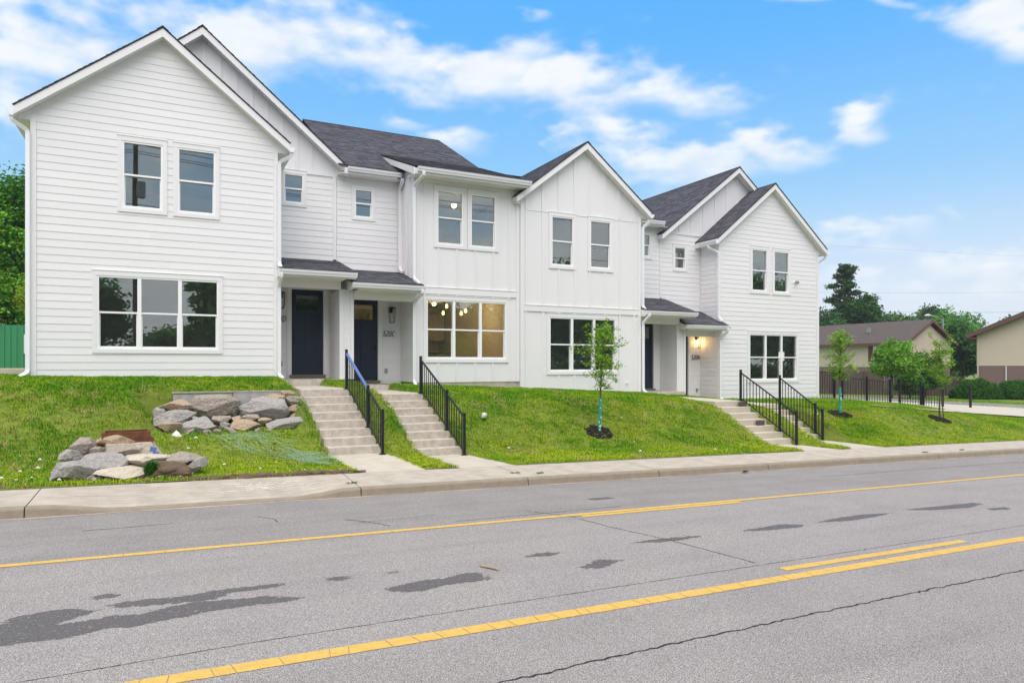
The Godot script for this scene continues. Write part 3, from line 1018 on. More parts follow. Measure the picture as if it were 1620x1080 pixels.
func door(parent: Node, x0: float, x1: float, y0: float, y1: float, z: float, handle_at: float) -> void:
	var d := node(parent, "door", Vector3((x0 + x1) * 0.5, y0, z))
	var h := y1 - y0
	bx(d, "casing_board", x0 - 0.13, x0 - 0.005, y0 - 0.02, y1 + 0.005, z + 0.001, z + 0.034, M.trim)
	bx(d, "casing_board", x1 + 0.005, x1 + 0.13, y0 - 0.02, y1 + 0.005, z + 0.001, z + 0.034, M.trim)
	bx(d, "casing_board", x0 - 0.13, x1 + 0.13, y1 + 0.006, y1 + 0.13, z + 0.001, z + 0.036, M.trim)
	bx(d, "sill", x0 - 0.06, x1 + 0.06, y0 - 0.09, y0 - 0.004, z - 0.14, z + 0.06, M.sill)
	var zf := z - 0.03
	var st := st_new()
	var sw := 0.145
	var lite0 := y1 - h * 0.245
	var lite1 := y1 - h * 0.065
	add_box(st, x0, x0 + sw, y0, y1, zf - 0.045, zf)
	add_box(st, x1 - sw, x1, y0, y1, zf - 0.045, zf)
	add_box(st, x0 + sw, x1 - sw, lite1, y1, zf - 0.045, zf)
	add_box(st, x0 + sw, x1 - sw, y0 + h * 0.285 * 0 + h * 0.705, lite0, zf - 0.045, zf)
	add_box(st, x0 + sw, x1 - sw, y0, y0 + h * 0.12, zf - 0.045, zf)
	var xm := (x0 + x1) * 0.5
	add_box(st, xm - 0.055, xm + 0.055, y0 + h * 0.12, y0 + h * 0.705, zf - 0.045, zf)
	part(d, "leaf", st.commit(), M.door)
	bx(d, "panel", x0 + sw, xm - 0.055, y0 + h * 0.12, y0 + h * 0.705, zf - 0.036, zf - 0.014, M.door)
	bx(d, "panel", xm + 0.055, x1 - sw, y0 + h * 0.12, y0 + h * 0.705, zf - 0.036, zf - 0.014, M.door)
	bx(d, "shelf", x0 + 0.05, x1 - 0.05, lite0 - 0.03, lite0 - 0.008, zf, zf + 0.02, M.door)
	pane(d, x0 + sw, x1 - sw, lite0, lite1, zf - 0.018)
	part(d, "handle", tube_mesh([Vector3(handle_at, y0 + 0.92, zf), Vector3(handle_at, y0 + 0.92, zf + 0.05), Vector3(handle_at, y0 + 1.12, zf + 0.055), Vector3(handle_at, y0 + 1.12, zf)], [0.012], 6), M.black)
	bx(d, "lock", handle_at - 0.025, handle_at + 0.025, y0 + 1.18, y0 + 1.27, zf, zf + 0.02, M.black)

# a tall open lantern on the wall
func wall_lamp(parent: Node, at: Vector3, lit: bool) -> void:
	var l := node(parent, "wall_lamp", at)
	var x := at.x
	var y := at.y
	var z := at.z
	bx(l, "back_plate", x - 0.05, x + 0.05, y + 0.06, y + 0.24, z + 0.024, z + 0.044, M.black)
	bx(l, "arm", x - 0.016, x + 0.016, y + 0.175, y + 0.205, z + 0.044, z + 0.13, M.black)
	var f := st_new()
	var c := z + 0.14
	var top := 0.088
	var bot := 0.062
	for s in [[-1, -1], [1, -1], [1, 1], [-1, 1]]:
		add_tube(f, [Vector3(x + s[0] * bot, y - 0.24, c + s[1] * bot), Vector3(x + s[0] * top, y + 0.2, c + s[1] * top)], [0.0075], 4)
	for k in [[bot, -0.24], [top, 0.2]]:
		var w: float = k[0]
		for e in [[-1, -1, 1, -1], [1, -1, 1, 1], [1, 1, -1, 1], [-1, 1, -1, -1]]:
			add_tube(f, [Vector3(x + e[0] * w, y + k[1], c + e[1] * w), Vector3(x + e[2] * w, y + k[1], c + e[3] * w)], [0.0075], 4)
	part(l, "cage", f.commit(), M.black)
	bx(l, "cap", x - 0.07, x + 0.07, y + 0.195, y + 0.222, c - 0.07, c + 0.07, M.black)
	part(l, "socket", tube_mesh([Vector3(x, y + 0.2, c), Vector3(x, y + 0.11, c)], [0.02], 8), M.black)
	var b := part(l, "bulb", tube_mesh([Vector3(x, y + 0.11, c), Vector3(x, y + 0.06, c), Vector3(x, y - 0.10, c), Vector3(x, y - 0.13, c)], [0.012, 0.024, 0.024, 0.008], 10), M.bulb if lit else M.lamp_glass)
	if lit:
		var o := OmniLight3D.new()
		o.name = "glow"
		o.light_color = Color(1.0, 0.80, 0.55)
		o.light_energy = 0.10
		o.light_size = 0.03
		o.omni_range = 12.0
		o.omni_attenuation = 2.0
		o.shadow_enabled = true
		b.add_child(o)
		o.global_position = Vector3(x, y - 0.02, c)

func number(parent: Node, text: String, at: Vector3, height: float) -> void:
	var t := TextMesh.new()
	var f := SystemFont.new()
	f.font_names = PackedStringArray(["Droid Sans"])
	f.font_italic = true
	t.font = f
	t.text = text
	t.font_size = 64
	t.pixel_size = height / 46.0
	t.depth = 0.012
	t.horizontal_alignment = HORIZONTAL_ALIGNMENT_LEFT
	# narrow upright figures with a lean
	part(parent, "house_number", t, M.black, Transform3D(Basis(Vector3(0.70, 0, 0), Vector3(0.16, 1, 0), Vector3(0, 0, 1)), at))

func outlet(parent: Node, at: Vector3) -> void:
	bx(parent, "outlet_cover", at.x - 0.04, at.x + 0.04, at.y - 0.065, at.y + 0.065, at.z + 0.02, at.z + 0.055, M.grey_metal)

# side, back and party walls, floors and ceilings behind the fronts
func shell(parent: Node, xl: float, xr: float, fx0: float, fx1: float, zf: float, zr: float, fl: float, eave: float, ins: Material, back := -23.6) -> void:
	var zb := -30.0
	bx(parent, "wall", xl + 0.002, xl + 0.10, fl - 0.4, eave, (zf if fx0 <= xl else zr) - 0.152, zb, ins)
	bx(parent, "wall", xr - 0.10, xr - 0.002, fl - 0.4, eave, (zf if fx1 >= xr else zr) - 0.152, zb, ins)
	bx(parent, "wall", xl + 0.002, xr - 0.002, fl - 0.4, eave, zb - 0.12, zb - 0.001, ins)
	bx(parent, "partition", xl + 0.102, xr - 0.102, fl, fl + 2.74, back - 0.1, back, ins)
	bx(parent, "partition", xl + 0.102, xr - 0.102, fl + 3.06, eave - 0.1, -25.1, -25.0, ins)
	var st := [st_new(), st_new(), st_new()]
	var lv := [[fl - 0.1, fl], [fl + 2.75, fl + 3.05], [eave - 0.12, eave - 0.02]]
	for i in 3:
		add_box(st[i], xl + 0.101, xr - 0.101, lv[i][0], lv[i][1], zr - 0.151, zb)
		add_box(st[i], maxf(fx0 + 0.101, xl + 0.101), minf(fx1 - 0.101, xr - 0.101), lv[i][0], lv[i][1], zf - 0.151, zr - 0.1505)
		part(parent, ["floor", "upper_floor", "ceiling"][i], st[i].commit(), M.inside_floor if i == 0 else ins)

# porch: shed roof from the wall out to a gutter, header beam, ceiling
func porch(parent: Node, x0: float, x1: float, y_wall: float, y_eave: float, z_eave: float, bx0: float, bx1: float, bz: float, zr: float) -> void:
	roof_slope(parent, Vector3(x0, y_eave, z_eave), Vector3(x1 - x0, 0, 0), Vector3(0, y_wall - y_eave, zr - z_eave + 0.01), "porch_roof")
	bx(parent, "eave_board", x0, x1, y_eave - 0.20, y_eave - 0.055, z_eave - 0.05, z_eave - 0.02, M.trim)
	gutter(parent, "front", -0.02, x1 - x0 + 0.02, Vector3(x1, y_eave - 0.16, z_eave - 0.018))
	bx(parent, "header_beam", bx0, bx1, y_eave - 0.42, y_eave - 0.205, bz - 0.14, bz, M.trim)
	bx(parent, "porch_ceiling", bx0, bx1, y_eave - 0.204, y_eave - 0.19, zr + 0.001, z_eave - 0.051, M.trim)
	# the open ends under the roof are boarded
	for e in [x0 + 0.012, x1 - 0.003]:
		part(parent, "end_board", prism_mesh(PackedVector2Array([Vector2(z_eave - 0.021, y_eave - 0.20), Vector2(z_eave - 0.021, y_eave - 0.062), Vector2(zr + 0.03, y_wall - 0.075), Vector2(zr + 0.03, y_eave - 0.20)]), 0.0, 0.02), M.trim, Transform3D(Basis(Vector3(0, 0, 1), Vector3.UP, Vector3(-1, 0, 0)), Vector3(e + 0.01, 0, 0)))
	# flashing where the roof meets the wall
	bx(parent, "flashing", x0, x1, y_wall - 0.01, y_wall + 0.04, zr + 0.02, zr + 0.03, M.trim)

func wing_wall(parent: Node, x0: float, x1: float, y0: float, y1: float, z0: float, z1: float) -> void:
	bx(parent, "wall", x0 + 0.001, x1 - 0.001, y0, y1, z1 + 0.001, z0, M.white_0)
	bx(parent, "corner_board", x0 - 0.026, x0 + 0.085, y0, y1 - 0.002, z0 + 0.001, z0 + 0.03, M.trim)
	bx(parent, "corner_board", x1 - 0.085, x1 + 0.012, y0, y1 - 0.002, z0 + 0.001, z0 + 0.03, M.trim)
	bx(parent, "corner_board", x0 - 0.027, x0, y0, y1 - 0.002, z0 - 0.09, z0 + 0.0005, M.trim)
	siding(parent, facing_front(z0), x0 + 0.086, x1 - 0.086, y0 + 0.02, y1 - 0.01, [])
	siding(parent, facing_left(x0), z1 + 0.03, z0 - 0.091, y0 + 0.02, y1 - 0.01, [])

# ------------------------------------------------------------------ the four houses
const ZR := -20.5

func house_d() -> void:
	var fl := -0.28
	var z := -18.7
	var h := thing("townhouse", "white lap-sided townhouse at the end by the green fence, door numbered 520D", "townhouse", Vector3(0.8, -0.3, z), "white townhouses in one row")
	var g := [-0.14, 7.925, 0.80]
	var up := [[-0.963, -0.186, 3.785, 5.30], [0.216, 0.994, 3.785, 5.30]]
	var big := [-1.48, 1.067, 0.414, 2.065]
	var holes := [grown(up[0], 0.042), grown(up[1], 0.042), grown(big, 0.042)]
	wall(h, -2.80, 2.52, -0.5, 5.788, z - 0.15, z, holes, M.white_0, [-0.14, 7.92])
	siding(h, facing_front(z), -2.70, 2.42, -0.29, 7.86, holes, g)
	bx(h, "corner_board", -2.81, -2.70, -0.3, 5.70, z + 0.001, z + 0.03, M.trim)
	bx(h, "corner_board", 2.42, 2.53, -0.3, 5.70, z + 0.001, z + 0.03, M.trim)
	for w in up:
		window(h, w, z, 1)
	window(h, big, z, 3)
	gable_roof(h, -0.14, 2.95, 5.76, 0.80, z + 0.3, ZR - 0.03, 2.66, z)
	gutter(h, "left", 0.02, 1.9, Vector3(-3.09, 5.52, z + 0.29))
	gutter(h, "right", 0.0, 2.0, Vector3(2.81, 5.52, ZR + 0.1))
	# tall gable behind, board and batten over lap siding
	var small := [2.976, 3.452, 4.71, 5.487]
	var dr := [3.16, 4.06, fl, 2.19]
	var rh := [grown(small, 0.042), [3.16, 4.06, fl - 0.09, 2.19]]
	wall(h, -2.8, 4.44, -0.5, 5.872, ZR - 0.15, ZR, [[-2.7, 2.42, fl, 5.6]] + rh, M.white_1, [0.80, 8.937])
	siding(h, facing_front(ZR), 2.53, 4.34, 2.36, 5.56, [grown(small, 0.042)])
	siding(h, facing_front(ZR), 2.53, 4.22, -0.36, 2.36, [[3.02, 4.2, -1, 2.33]])
	bx(h, "corner_board", 4.34, 4.44, 2.6, 5.62, ZR + 0.001, ZR + 0.03, M.trim)
	bx(h, "band_board", 2.53, 4.45, 5.565, 5.65, ZR + 0.001, ZR + 0.034, M.trim)
	var bat: Array = []
	for i in 9:
		bat.append(0.433 + i * 0.411)
	battens(h, bat, ZR, 5.655, func(x: float) -> float: return 8.90 - 0.84 * absf(x - 0.8), [])
	gable_roof(h, 0.80, 3.95, 5.82, 0.84, ZR + 0.35, -30.3, 3.64, ZR)
	window(h, small, ZR, 1, 0.08)
	door(h, dr[0], dr[1], dr[2], dr[3], ZR, dr[0] + 0.07)
	bx(h, "wall", 2.42, 2.519, -0.5, 5.74, z - 0.151, ZR + 0.001, M.white_1)
	shell(h, -2.8, 4.45, -2.8, 2.52, z, ZR, fl, 5.7, M.inside)
	# porch
	porch(h, 2.53, 4.50, 3.08, 2.50, -18.32, 2.53, 4.24, -18.98, ZR)
	wing_wall(h, 4.245, 4.60, -0.4, 2.10, -19.07, ZR)
	bx(h, "porch_slab", 2.53, 4.30, -0.7, -0.39, ZR + 0.001, -18.95, M.concrete_step)
	bx(h, "meter_box", -2.98, -2.802, 0.26, 0.70, -19.25, -18.98, M.trim)
	wall_lamp(h, Vector3(2.86, 1.86, ZR + 0.0), false)
	number(h, "520D", Vector3(2.62, 1.32, ZR + 0.026), 0.17)
	outlet(h, Vector3(2.86, 0.03, ZR))
	spout(h, [Vector3(2.86, 5.56, z + 0.22), Vector3(2.85, 5.44, z + 0.22), Vector3(2.56, 5.28, z + 0.07), Vector3(2.56, 2.62, z + 0.07), Vector3(2.59, 2.44, z + 0.36)])
	spout(h, [Vector3(2.56, 2.38, z + 0.42), Vector3(2.56, 2.26, z + 0.42), Vector3(2.56, 2.06, z + 0.075), Vector3(2.56, -0.28, z + 0.075), Vector3(2.64, -0.36, z + 0.2)])
	spout(h, [Vector3(-3.14, 5.54, z + 0.2), Vector3(-3.14, 5.44, z + 0.2), Vector3(-2.85, 5.28, z + 0.07), Vector3(-2.85, -0.18, z + 0.07), Vector3(-2.98, -0.27, z + 0.2)])

func house_c() -> void:
	var fl := -0.47
	var z := -19.1
	var h := thing("townhouse", "white townhouse with board-and-batten front and flat eave, door numbered 520C", "townhouse", Vector3(7.15, -0.5, z), "white townhouses in one row")
	var up := [[7.137, 7.896, 3.62, 5.15], [8.218, 8.982, 3.62, 5.15]]
	var big := [6.807, 9.341, 0.207, 1.891]
	var holes := [grown(up[0], 0.042), grown(up[1], 0.042), grown(big, 0.042)]
	wall(h, 6.43, 9.852, -0.52, 5.55, z - 0.15, z, holes, M.white_0)
	bx(h, "foundation", 6.45, 9.85, -1.0, -0.521, z - 0.15, z - 0.02, M.concrete)
	bx(h, "corner_board", 6.425, 6.55, -0.52, 5.46, z + 0.001, z + 0.03, M.trim)
	bx(h, "corner_board", 9.73, 9.85, -0.52, 5.46, z + 0.001, z + 0.03, M.trim)
	bx(h, "band_board", 6.551, 9.729, 2.10, 2.285, z + 0.001, z + 0.036, M.trim)
	bx(h, "band_board", 6.551, 9.729, 5.38, 5.46, z + 0.001, z + 0.032, M.trim)
	bx(h, "drip_cap", 6.551, 9.729, 2.286, 2.30, z + 0.001, z + 0.05, M.trim)
	var cased := [grown(up[0], 0.15), grown(up[1], 0.15), grown(big, 0.15), [6.5, 9.8, 2.1, 2.305]]
	battens(h, [6.70, 7.143, 7.732, 8.325, 8.924, 9.488], z, -0.52, func(_x: float) -> float: return 5.38, cased)
	for w in up:
		window(h, w, z, 1)
	window(h, big, z, 3)
	# low shed roof over the front
	roof_slope(h, Vector3(6.2, 5.66, -18.52), Vector3(3.72, 0, 0), Vector3(0, 1.37, -3.8))
	bx(h, "eave_board", 6.2, 9.95, 5.44, 5.60, -18.57, -18.54, M.trim)
	bx(h, "soffit", 6.2, 9.852, 5.462, 5.475, z + 0.001, -18.571, M.trim)
	gutter(h, "front", -0.03, 3.62, Vector3(9.92, 5.50, -18.538))
	var rake := st_new()
	add_prism(rake, PackedVector2Array([Vector2(-18.50, 5.40), Vector2(-18.50, 5.60), Vector2(-22.25, 6.95), Vector2(-21.7, 6.60)]), 0.0, 0.03)
	part(h, "rake_board", rake.commit(), M.trim, Transform3D(Basis(Vector3(0, 0, 1), Vector3.UP, Vector3(-1, 0, 0)), Vector3(6.215, 0, 0)))
	# side of the projecting front, facing the end house
	bx(h, "wall", 6.431, 6.53, -0.52, 5.62, z - 0.151, ZR + 0.001, M.white_1)
	part(h, "wall", prism_mesh(PackedVector2Array([Vector2(-19.1, 5.62), Vector2(-22.0, 5.62), Vector2(-22.0, 6.84), Vector2(-19.1, 5.79)]), 0.0, 0.09), M.white_1, Transform3D(Basis(Vector3(0, 0, 1), Vector3.UP, Vector3(-1, 0, 0)), Vector3(6.53, 0, 0)))
	bx(h, "corner_board", 6.40, 6.43, -0.52, 5.6, z - 0.11, z + 0.0005, M.trim)
	bx(h, "corner_board", 6.40, 6.43, 2.95, 5.6, ZR + 0.03, ZR + 0.13, M.trim)
	siding(h, facing_left(6.43), ZR + 0.03, z - 0.111, -0.5, 2.1, [])
	battens_left(h, 6.43, [ZR + 0.55, ZR + 0.96], 2.3, 5.6)
	# recess
	var small := [5.022, 5.495, 4.484, 5.267]
	var dr := [4.80, 5.70, fl, 1.98]
	wall(h, 4.452, 6.43, -0.6, 5.75, ZR - 0.15, ZR, [grown(small, 0.042), [4.80, 5.70, fl - 0.09, 1.98]], M.white_0)
	siding(h, facing_front(ZR), 4.45, 6.40, 2.17, 5.62, [grown(small, 0.042)])
	siding(h, facing_front(ZR), 5.85, 6.40, -0.5, 2.17, [])
	window(h, small, ZR, 1, 0.08)
	door(h, dr[0], dr[1], dr[2], dr[3], ZR, dr[1] - 0.07)
	roof_slope(h, Vector3(4.42, 5.87, -20.08), Vector3(5.38, 0, 0), Vector3(0, 3.23, -6.02))
	roof_slope(h, Vector3(4.42, 5.87, -32.12), Vector3(5.38, 0, 0), Vector3(0, 3.23, 6.02))
	ridge_cap(h, Vector3(4.42, 9.105, -26.1), Vector3(9.8, 9.105, -26.1), Vector3(0, 0, 0.13), 0.07)
	part(h, "wall", prism_mesh(PackedVector2Array([Vector2(-20.6, 5.5), Vector2(-20.6, 6.05), Vector2(-26.1, 9.0), Vector2(-31.6, 6.05), Vector2(-31.6, 5.5)]), 0.0, 0.1), M.white_1, Transform3D(Basis(Vector3(0, 0, 1), Vector3.UP, Vector3(-1, 0, 0)), Vector3(9.77, 0, 0)))
	bx(h, "eave_board", 4.60, 6.21, 5.63, 5.80, -20.13, -20.10, M.trim)
	bx(h, "soffit", 4.46, 6.42, 5.63, 5.645, ZR + 0.001, -20.131, M.trim)
	gutter(h, "front", 0.0, 1.62, Vector3(6.30, 5.69, -20.099))
	shell(h, 4.452, 9.855, 6.43, 9.855, z, ZR, fl, 5.5, M.inside, -26.0)
	porch(h, 4.42, 6.43, 2.86, 2.25, -18.34, 4.61, 6.43, -18.98, ZR)
	bx(h, "porch_slab", 4.31, 6.42, -0.95, -0.57, ZR + 0.001, -18.95, M.concrete_step)
	wall_lamp(h, Vector3(6.108, 1.54, ZR), false)
	number(h, "520C", Vector3(5.86, 0.955, ZR + 0.026), 0.17)
	outlet(h, Vector3(5.95, -0.175, ZR))
	spout(h, [Vector3(6.33, 5.66, -20.03), Vector3(6.33, 5.56, -20.03), Vector3(6.36, 5.42, -20.40), Vector3(6.36, 2.98, -20.40), Vector3(6.34, 2.82, -20.1)])
	spout(h, [Vector3(6.46, 5.50, -18.46), Vector3(6.46, 5.40, -18.46), Vector3(6.36, 5.22, -19.0), Vector3(6.36, 2.50, -19.0), Vector3(6.36, 2.30, -18.5)])
	spout(h, [Vector3(6.36, 2.12, -18.27), Vector3(6.36, 2.02, -18.27), Vector3(6.36, 1.82, -19.0), Vector3(6.36, -0.5, -19.0), Vector3(6.36, -0.60, -18.85)])

func battens_left(parent: Node, x: float, zs: Array, y0: float, y1: float) -> void:
	for zz in zs:
		bx(parent, "batten", x - 0.02, x, y0, y1, zz - 0.025, zz + 0.025, M.white_2)

func house_b() -> void:
	var fl := -0.88
	var z := -19.05
	var h := thing("townhouse", "white board-and-batten townhouse with a gabled front behind the young tree", "townhouse", Vector3(13.2, -0.9, z), "white townhouses in one row")
	var up := [[11.02, 11.771, 3.24, 4.752], [12.496, 13.243, 3.24, 4.752]]
	var big := [10.945, 13.436, -0.182, 1.496]
	var holes := [grown(up[0], 0.042), grown(up[1], 0.042), grown(big, 0.042)]
	wall(h, 9.86, 14.53, -0.95, 5.246, z - 0.15, z, holes, M.white_0, [12.195, 7.072])
	bx(h, "foundation", 9.88, 14.51, -1.4, -0.951, z - 0.14, z - 0.02, M.concrete)
	bx(h, "corner_board", 9.855, 9.975, -0.95, 5.12, z + 0.001, z + 0.03, M.trim)
	bx(h, "corner_board", 14.41, 14.535, -0.95, 5.10, z + 0.001, z + 0.03, M.trim)
	bx(h, "band_board", 9.976, 14.409, 1.70, 1.885, z + 0.001, z + 0.036, M.trim)
	bx(h, "drip_cap", 9.976, 14.409, 1.886, 1.90, z + 0.001, z + 0.05, M.trim)
	bx(h, "panel_joint", 9.976, 14.409, 4.885, 4.905, z + 0.001, z + 0.012, M.trim)
	var cased := [grown(up[0], 0.15), grown(up[1], 0.15), grown(big, 0.15), [9.9, 14.5, 1.7, 1.905], [9.9, 14.5, 4.88, 4.91]]
	var bat: Array = []
	for i in 8:
		bat.append(10.058 + i * 0.598)
	battens(h, bat, z, -0.95, func(x: float) -> float: return 7.04 - 0.78 * absf(x - 12.195), cased)
	for w in up:
		window(h, w, z, 1)
	window(h, big, z, 3)
	gable_roof(h, 12.195, 2.58, 5.26, 0.78, z + 0.3, -25.6, 2.335, z)
	gutter(h, "right", -0.05, 1.3, Vector3(14.775, 5.03, z - 1.0))
	# recess beside it
	var small := [15.56, 16.035, 4.064, 4.836]
	wall(h, 14.53, 16.59, -1.0, 5.3, ZR - 0.15, ZR, [grown(small, 0.042), [15.33, 16.23, fl - 0.09, 1.59]], M.white_1)
	siding(h, facing_front(ZR), 14.54, 16.52, 1.80, 5.15, [grown(small, 0.042)])
	siding(h, facing_front(ZR), 16.37, 16.55, -0.95, 1.80, [])
	bx(h, "corner_board", 16.52, 16.60, 2.2, 5.15, ZR + 0.001, ZR + 0.03, M.trim)
	window(h, small, ZR, 1, 0.08)
	door(h, 15.33, 16.23, fl, 1.59, ZR, 15.40)
	bx(h, "wall", 14.43, 14.529, -1.0, 5.2, z - 0.151, ZR + 0.001, M.white_1)
	roof_slope(h, Vector3(14.3, 5.36, -20.08), Vector3(2.1, 0, 0), Vector3(0, 2.1, -3.92))
	roof_slope(h, Vector3(9.9, 5.36, -27.92), Vector3(7.8, 0, 0), Vector3(0, 2.1, 3.92))
	roof_slope(h, Vector3(9.87, 5.36, -20.08), Vector3(0.5, 0, 0), Vector3(0, 2.1, -3.92))
	bx(h, "eave_board", 14.78, 16.44, 5.12, 5.29, -20.13, -20.10, M.trim)
	bx(h, "soffit", 14.54, 16.59, 5.12, 5.135, ZR + 0.001, -20.131, M.trim)
	gutter(h, "front", 0.05, 1.66, Vector3(16.45, 5.18, -20.099))
	shell(h, 9.862, 16.6, 9.862, 14.53, z, ZR, fl, 5.15, M.inside)
	porch(h, 14.54, 16.74, 2.49, 1.88, -18.72, 14.54, 16.56, -19.40, ZR)
	wing_wall(h, 16.57, 16.94, -1.05, 1.50, -19.55, ZR)
	bx(h, "porch_slab", 14.55, 16.56, -1.4, -0.96, ZR + 0.001, -19.1, M.concrete_new)
	spout(h, [Vector3(14.83, 5.05, z + 0.2), Vector3(14.83, 4.95, z + 0.18), Vector3(14.58, 4.72, z + 0.07), Vector3(14.58, 2.0, z + 0.07), Vector3(14.62, 1.82, z + 0.30)])
	spout(h, [Vector3(14.60, 1.76, z + 0.40), Vector3(14.60, 1.66, z + 0.40), Vector3(14.59, 1.45, z + 0.075), Vector3(14.59, -0.88, z + 0.075), Vector3(14.68, -0.98, z + 0.2)])
	part(h, "wall_vent", tube_mesh([Vector3(13.95, -0.62, z), Vector3(13.95, -0.62, z + 0.06)], [0.035], 8), M.trim)

func house_a() -> void:
	var fl := -1.25
	var z := -19.5
	var h := thing("townhouse", "white lap-sided townhouse beside the black iron fence, door numbered 520A", "townhouse", Vector3(20.2, -1.3, z), "white townhouses in one row")
	var g := [21.22, 6.912, 0.80]
	var up := [[20.249, 20.993, 2.91, 4.457], [21.441, 22.197, 2.91, 4.457]]
	var big := [20.123, 22.664, -0.562, 1.151]
	var holes := [grown(up[0], 0.042), grown(up[1], 0.042), grown(big, 0.042)]
	wall(h, 18.52, 23.92, -1.5, 4.75, z - 0.15, z, holes, M.white_0, [21.22, 6.91])
	siding(h, facing_front(z), 18.62, 23.82, -1.30, 6.85, holes, g)
	bx(h, "corner_board", 18.51, 18.62, -1.32, 4.68, z + 0.001, z + 0.03, M.trim)
	bx(h, "corner_board", 23.82, 23.93, -1.32, 4.68, z + 0.001, z + 0.03, M.trim)
	for w in up:
		window(h, w, z, 1)
	window(h, big, z, 3)
	gable_roof(h, 21.22, 2.96, 4.74, 0.80, z + 0.28, ZR - 0.03, 2.70, z)
	gutter(h, "left", 0.02, 1.0, Vector3(18.26, 4.51, z + 0.27))
	gutter(h, "right", 0.0, 1.25, Vector3(24.18, 4.51, ZR + 0.05))
	var small := [17.267, 17.747, 3.699, 4.466]
	wall(h, 16.602, 23.9, -1.4, 4.846, ZR - 0.15, ZR, [[18.62, 23.82, fl, 4.7], grown(small, 0.042), [17.0, 17.9, fl - 0.09, 1.22]], M.white_1, [20.26, 7.668])
	siding(h, facing_front(ZR), 16.61, 18.50, 1.42, 4.98, [grown(small, 0.042)])
	siding(h, facing_front(ZR), 18.05, 18.50, -1.30, 1.42, [])
	bx(h, "band_board", 16.61, 18.52, 4.985, 5.06, ZR + 0.001, ZR + 0.034, M.trim)
	var bat: Array = []
	for i in 7:
		bat.append(16.88 + i * 0.598)
	battens(h, bat, ZR, 5.062, func(x: float) -> float: return 7.64 - 0.77 * absf(x - 20.26), [])
	gable_roof(h, 20.26, 3.85, 4.90, 0.77, ZR + 0.35, -30.0, 3.66, ZR)
	window(h, small, ZR, 1, 0.08)
	door(h, 17.0, 17.9, fl, 1.22, ZR, 17.07)
	bx(h, "wall", 18.521, 18.62, -1.5, 4.72, z - 0.151, ZR + 0.001, M.white_1)
	siding(h, facing_left(18.521), ZR + 0.03, z - 0.111, -1.30, 4.62, [])
	bx(h, "corner_board", 18.494, 18.52, -1.32, 4.62, z - 0.11, z + 0.0005, M.trim)
	shell(h, 16.602, 23.92, 18.52, 23.92, z, ZR, fl, 4.7, M.inside)
	porch(h, 16.60, 18.66, 2.08, 1.48, -19.12, 16.95, 18.52, -19.72, ZR)
	bx(h, "porch_slab", 16.95, 18.49, -1.5, -1.29, ZR + 0.001, -19.3, M.concrete_new)
	wall_lamp(h, Vector3(18.30, 0.90, ZR), true)
	number(h, "520A", Vector3(18.06, 0.285, ZR + 0.026), 0.19)
	outlet(h, Vector3(18.33, -0.98, ZR))
	spout(h, [Vector3(18.20, 4.52, z - 0.2), Vector3(18.20, 4.42, z - 0.18), Vector3(18.47, 4.22, z + 0.06), Vector3(18.47, 1.78, z + 0.06), Vector3(18.47, 1.62, z + 0.25)])
	spout(h, [Vector3(18.56, 1.36, z + 0.44), Vector3(18.56, 1.26, z + 0.44), Vector3(18.53, 0.98, z + 0.075), Vector3(18.53, -1.26, z + 0.075), Vector3(18.6, -1.35, z + 0.2)])
	spout(h, [Vector3(24.24, 4.52, z + 0.1), Vector3(24.24, 4.42, z + 0.1), Vector3(23.99, 4.22, z - 0.05), Vector3(23.99, -1.3, z - 0.05), Vector3(24.05, -1.4, z - 0.05)])
	var cam := node(h, "security_light", Vector3(22.59, 3.34, z))
	part(cam, "mount", tube_mesh([Vector3(22.59, 3.34, z), Vector3(22.59, 3.34, z + 0.06)], [0.05], 8), M.trim)
	part(cam, "head", tube_mesh([Vector3(22.59, 3.36, z + 0.05), Vector3(22.60, 3.30, z + 0.16)], [0.05, 0.06], 8), M.grey_metal)
	bx(h, "sticker", 21.70, 22.02, 0.16, 0.52, z - 0.026, z - 0.025, M.sticker)
# ------------------------------------------------------------------ stairs, railings, paths
const STAIR_WORDS := [["leading up to the door numbered 520D", "with blue film wrapped round its top rail"], ["leading up to the door numbered 520C", "on the steps below the door numbered 520C"], ["with a dark brick left on its steps", "beside the steps with dark bricks"], ["leading up to the door with the lit lamp", "on the steps below the lit lamp"]]

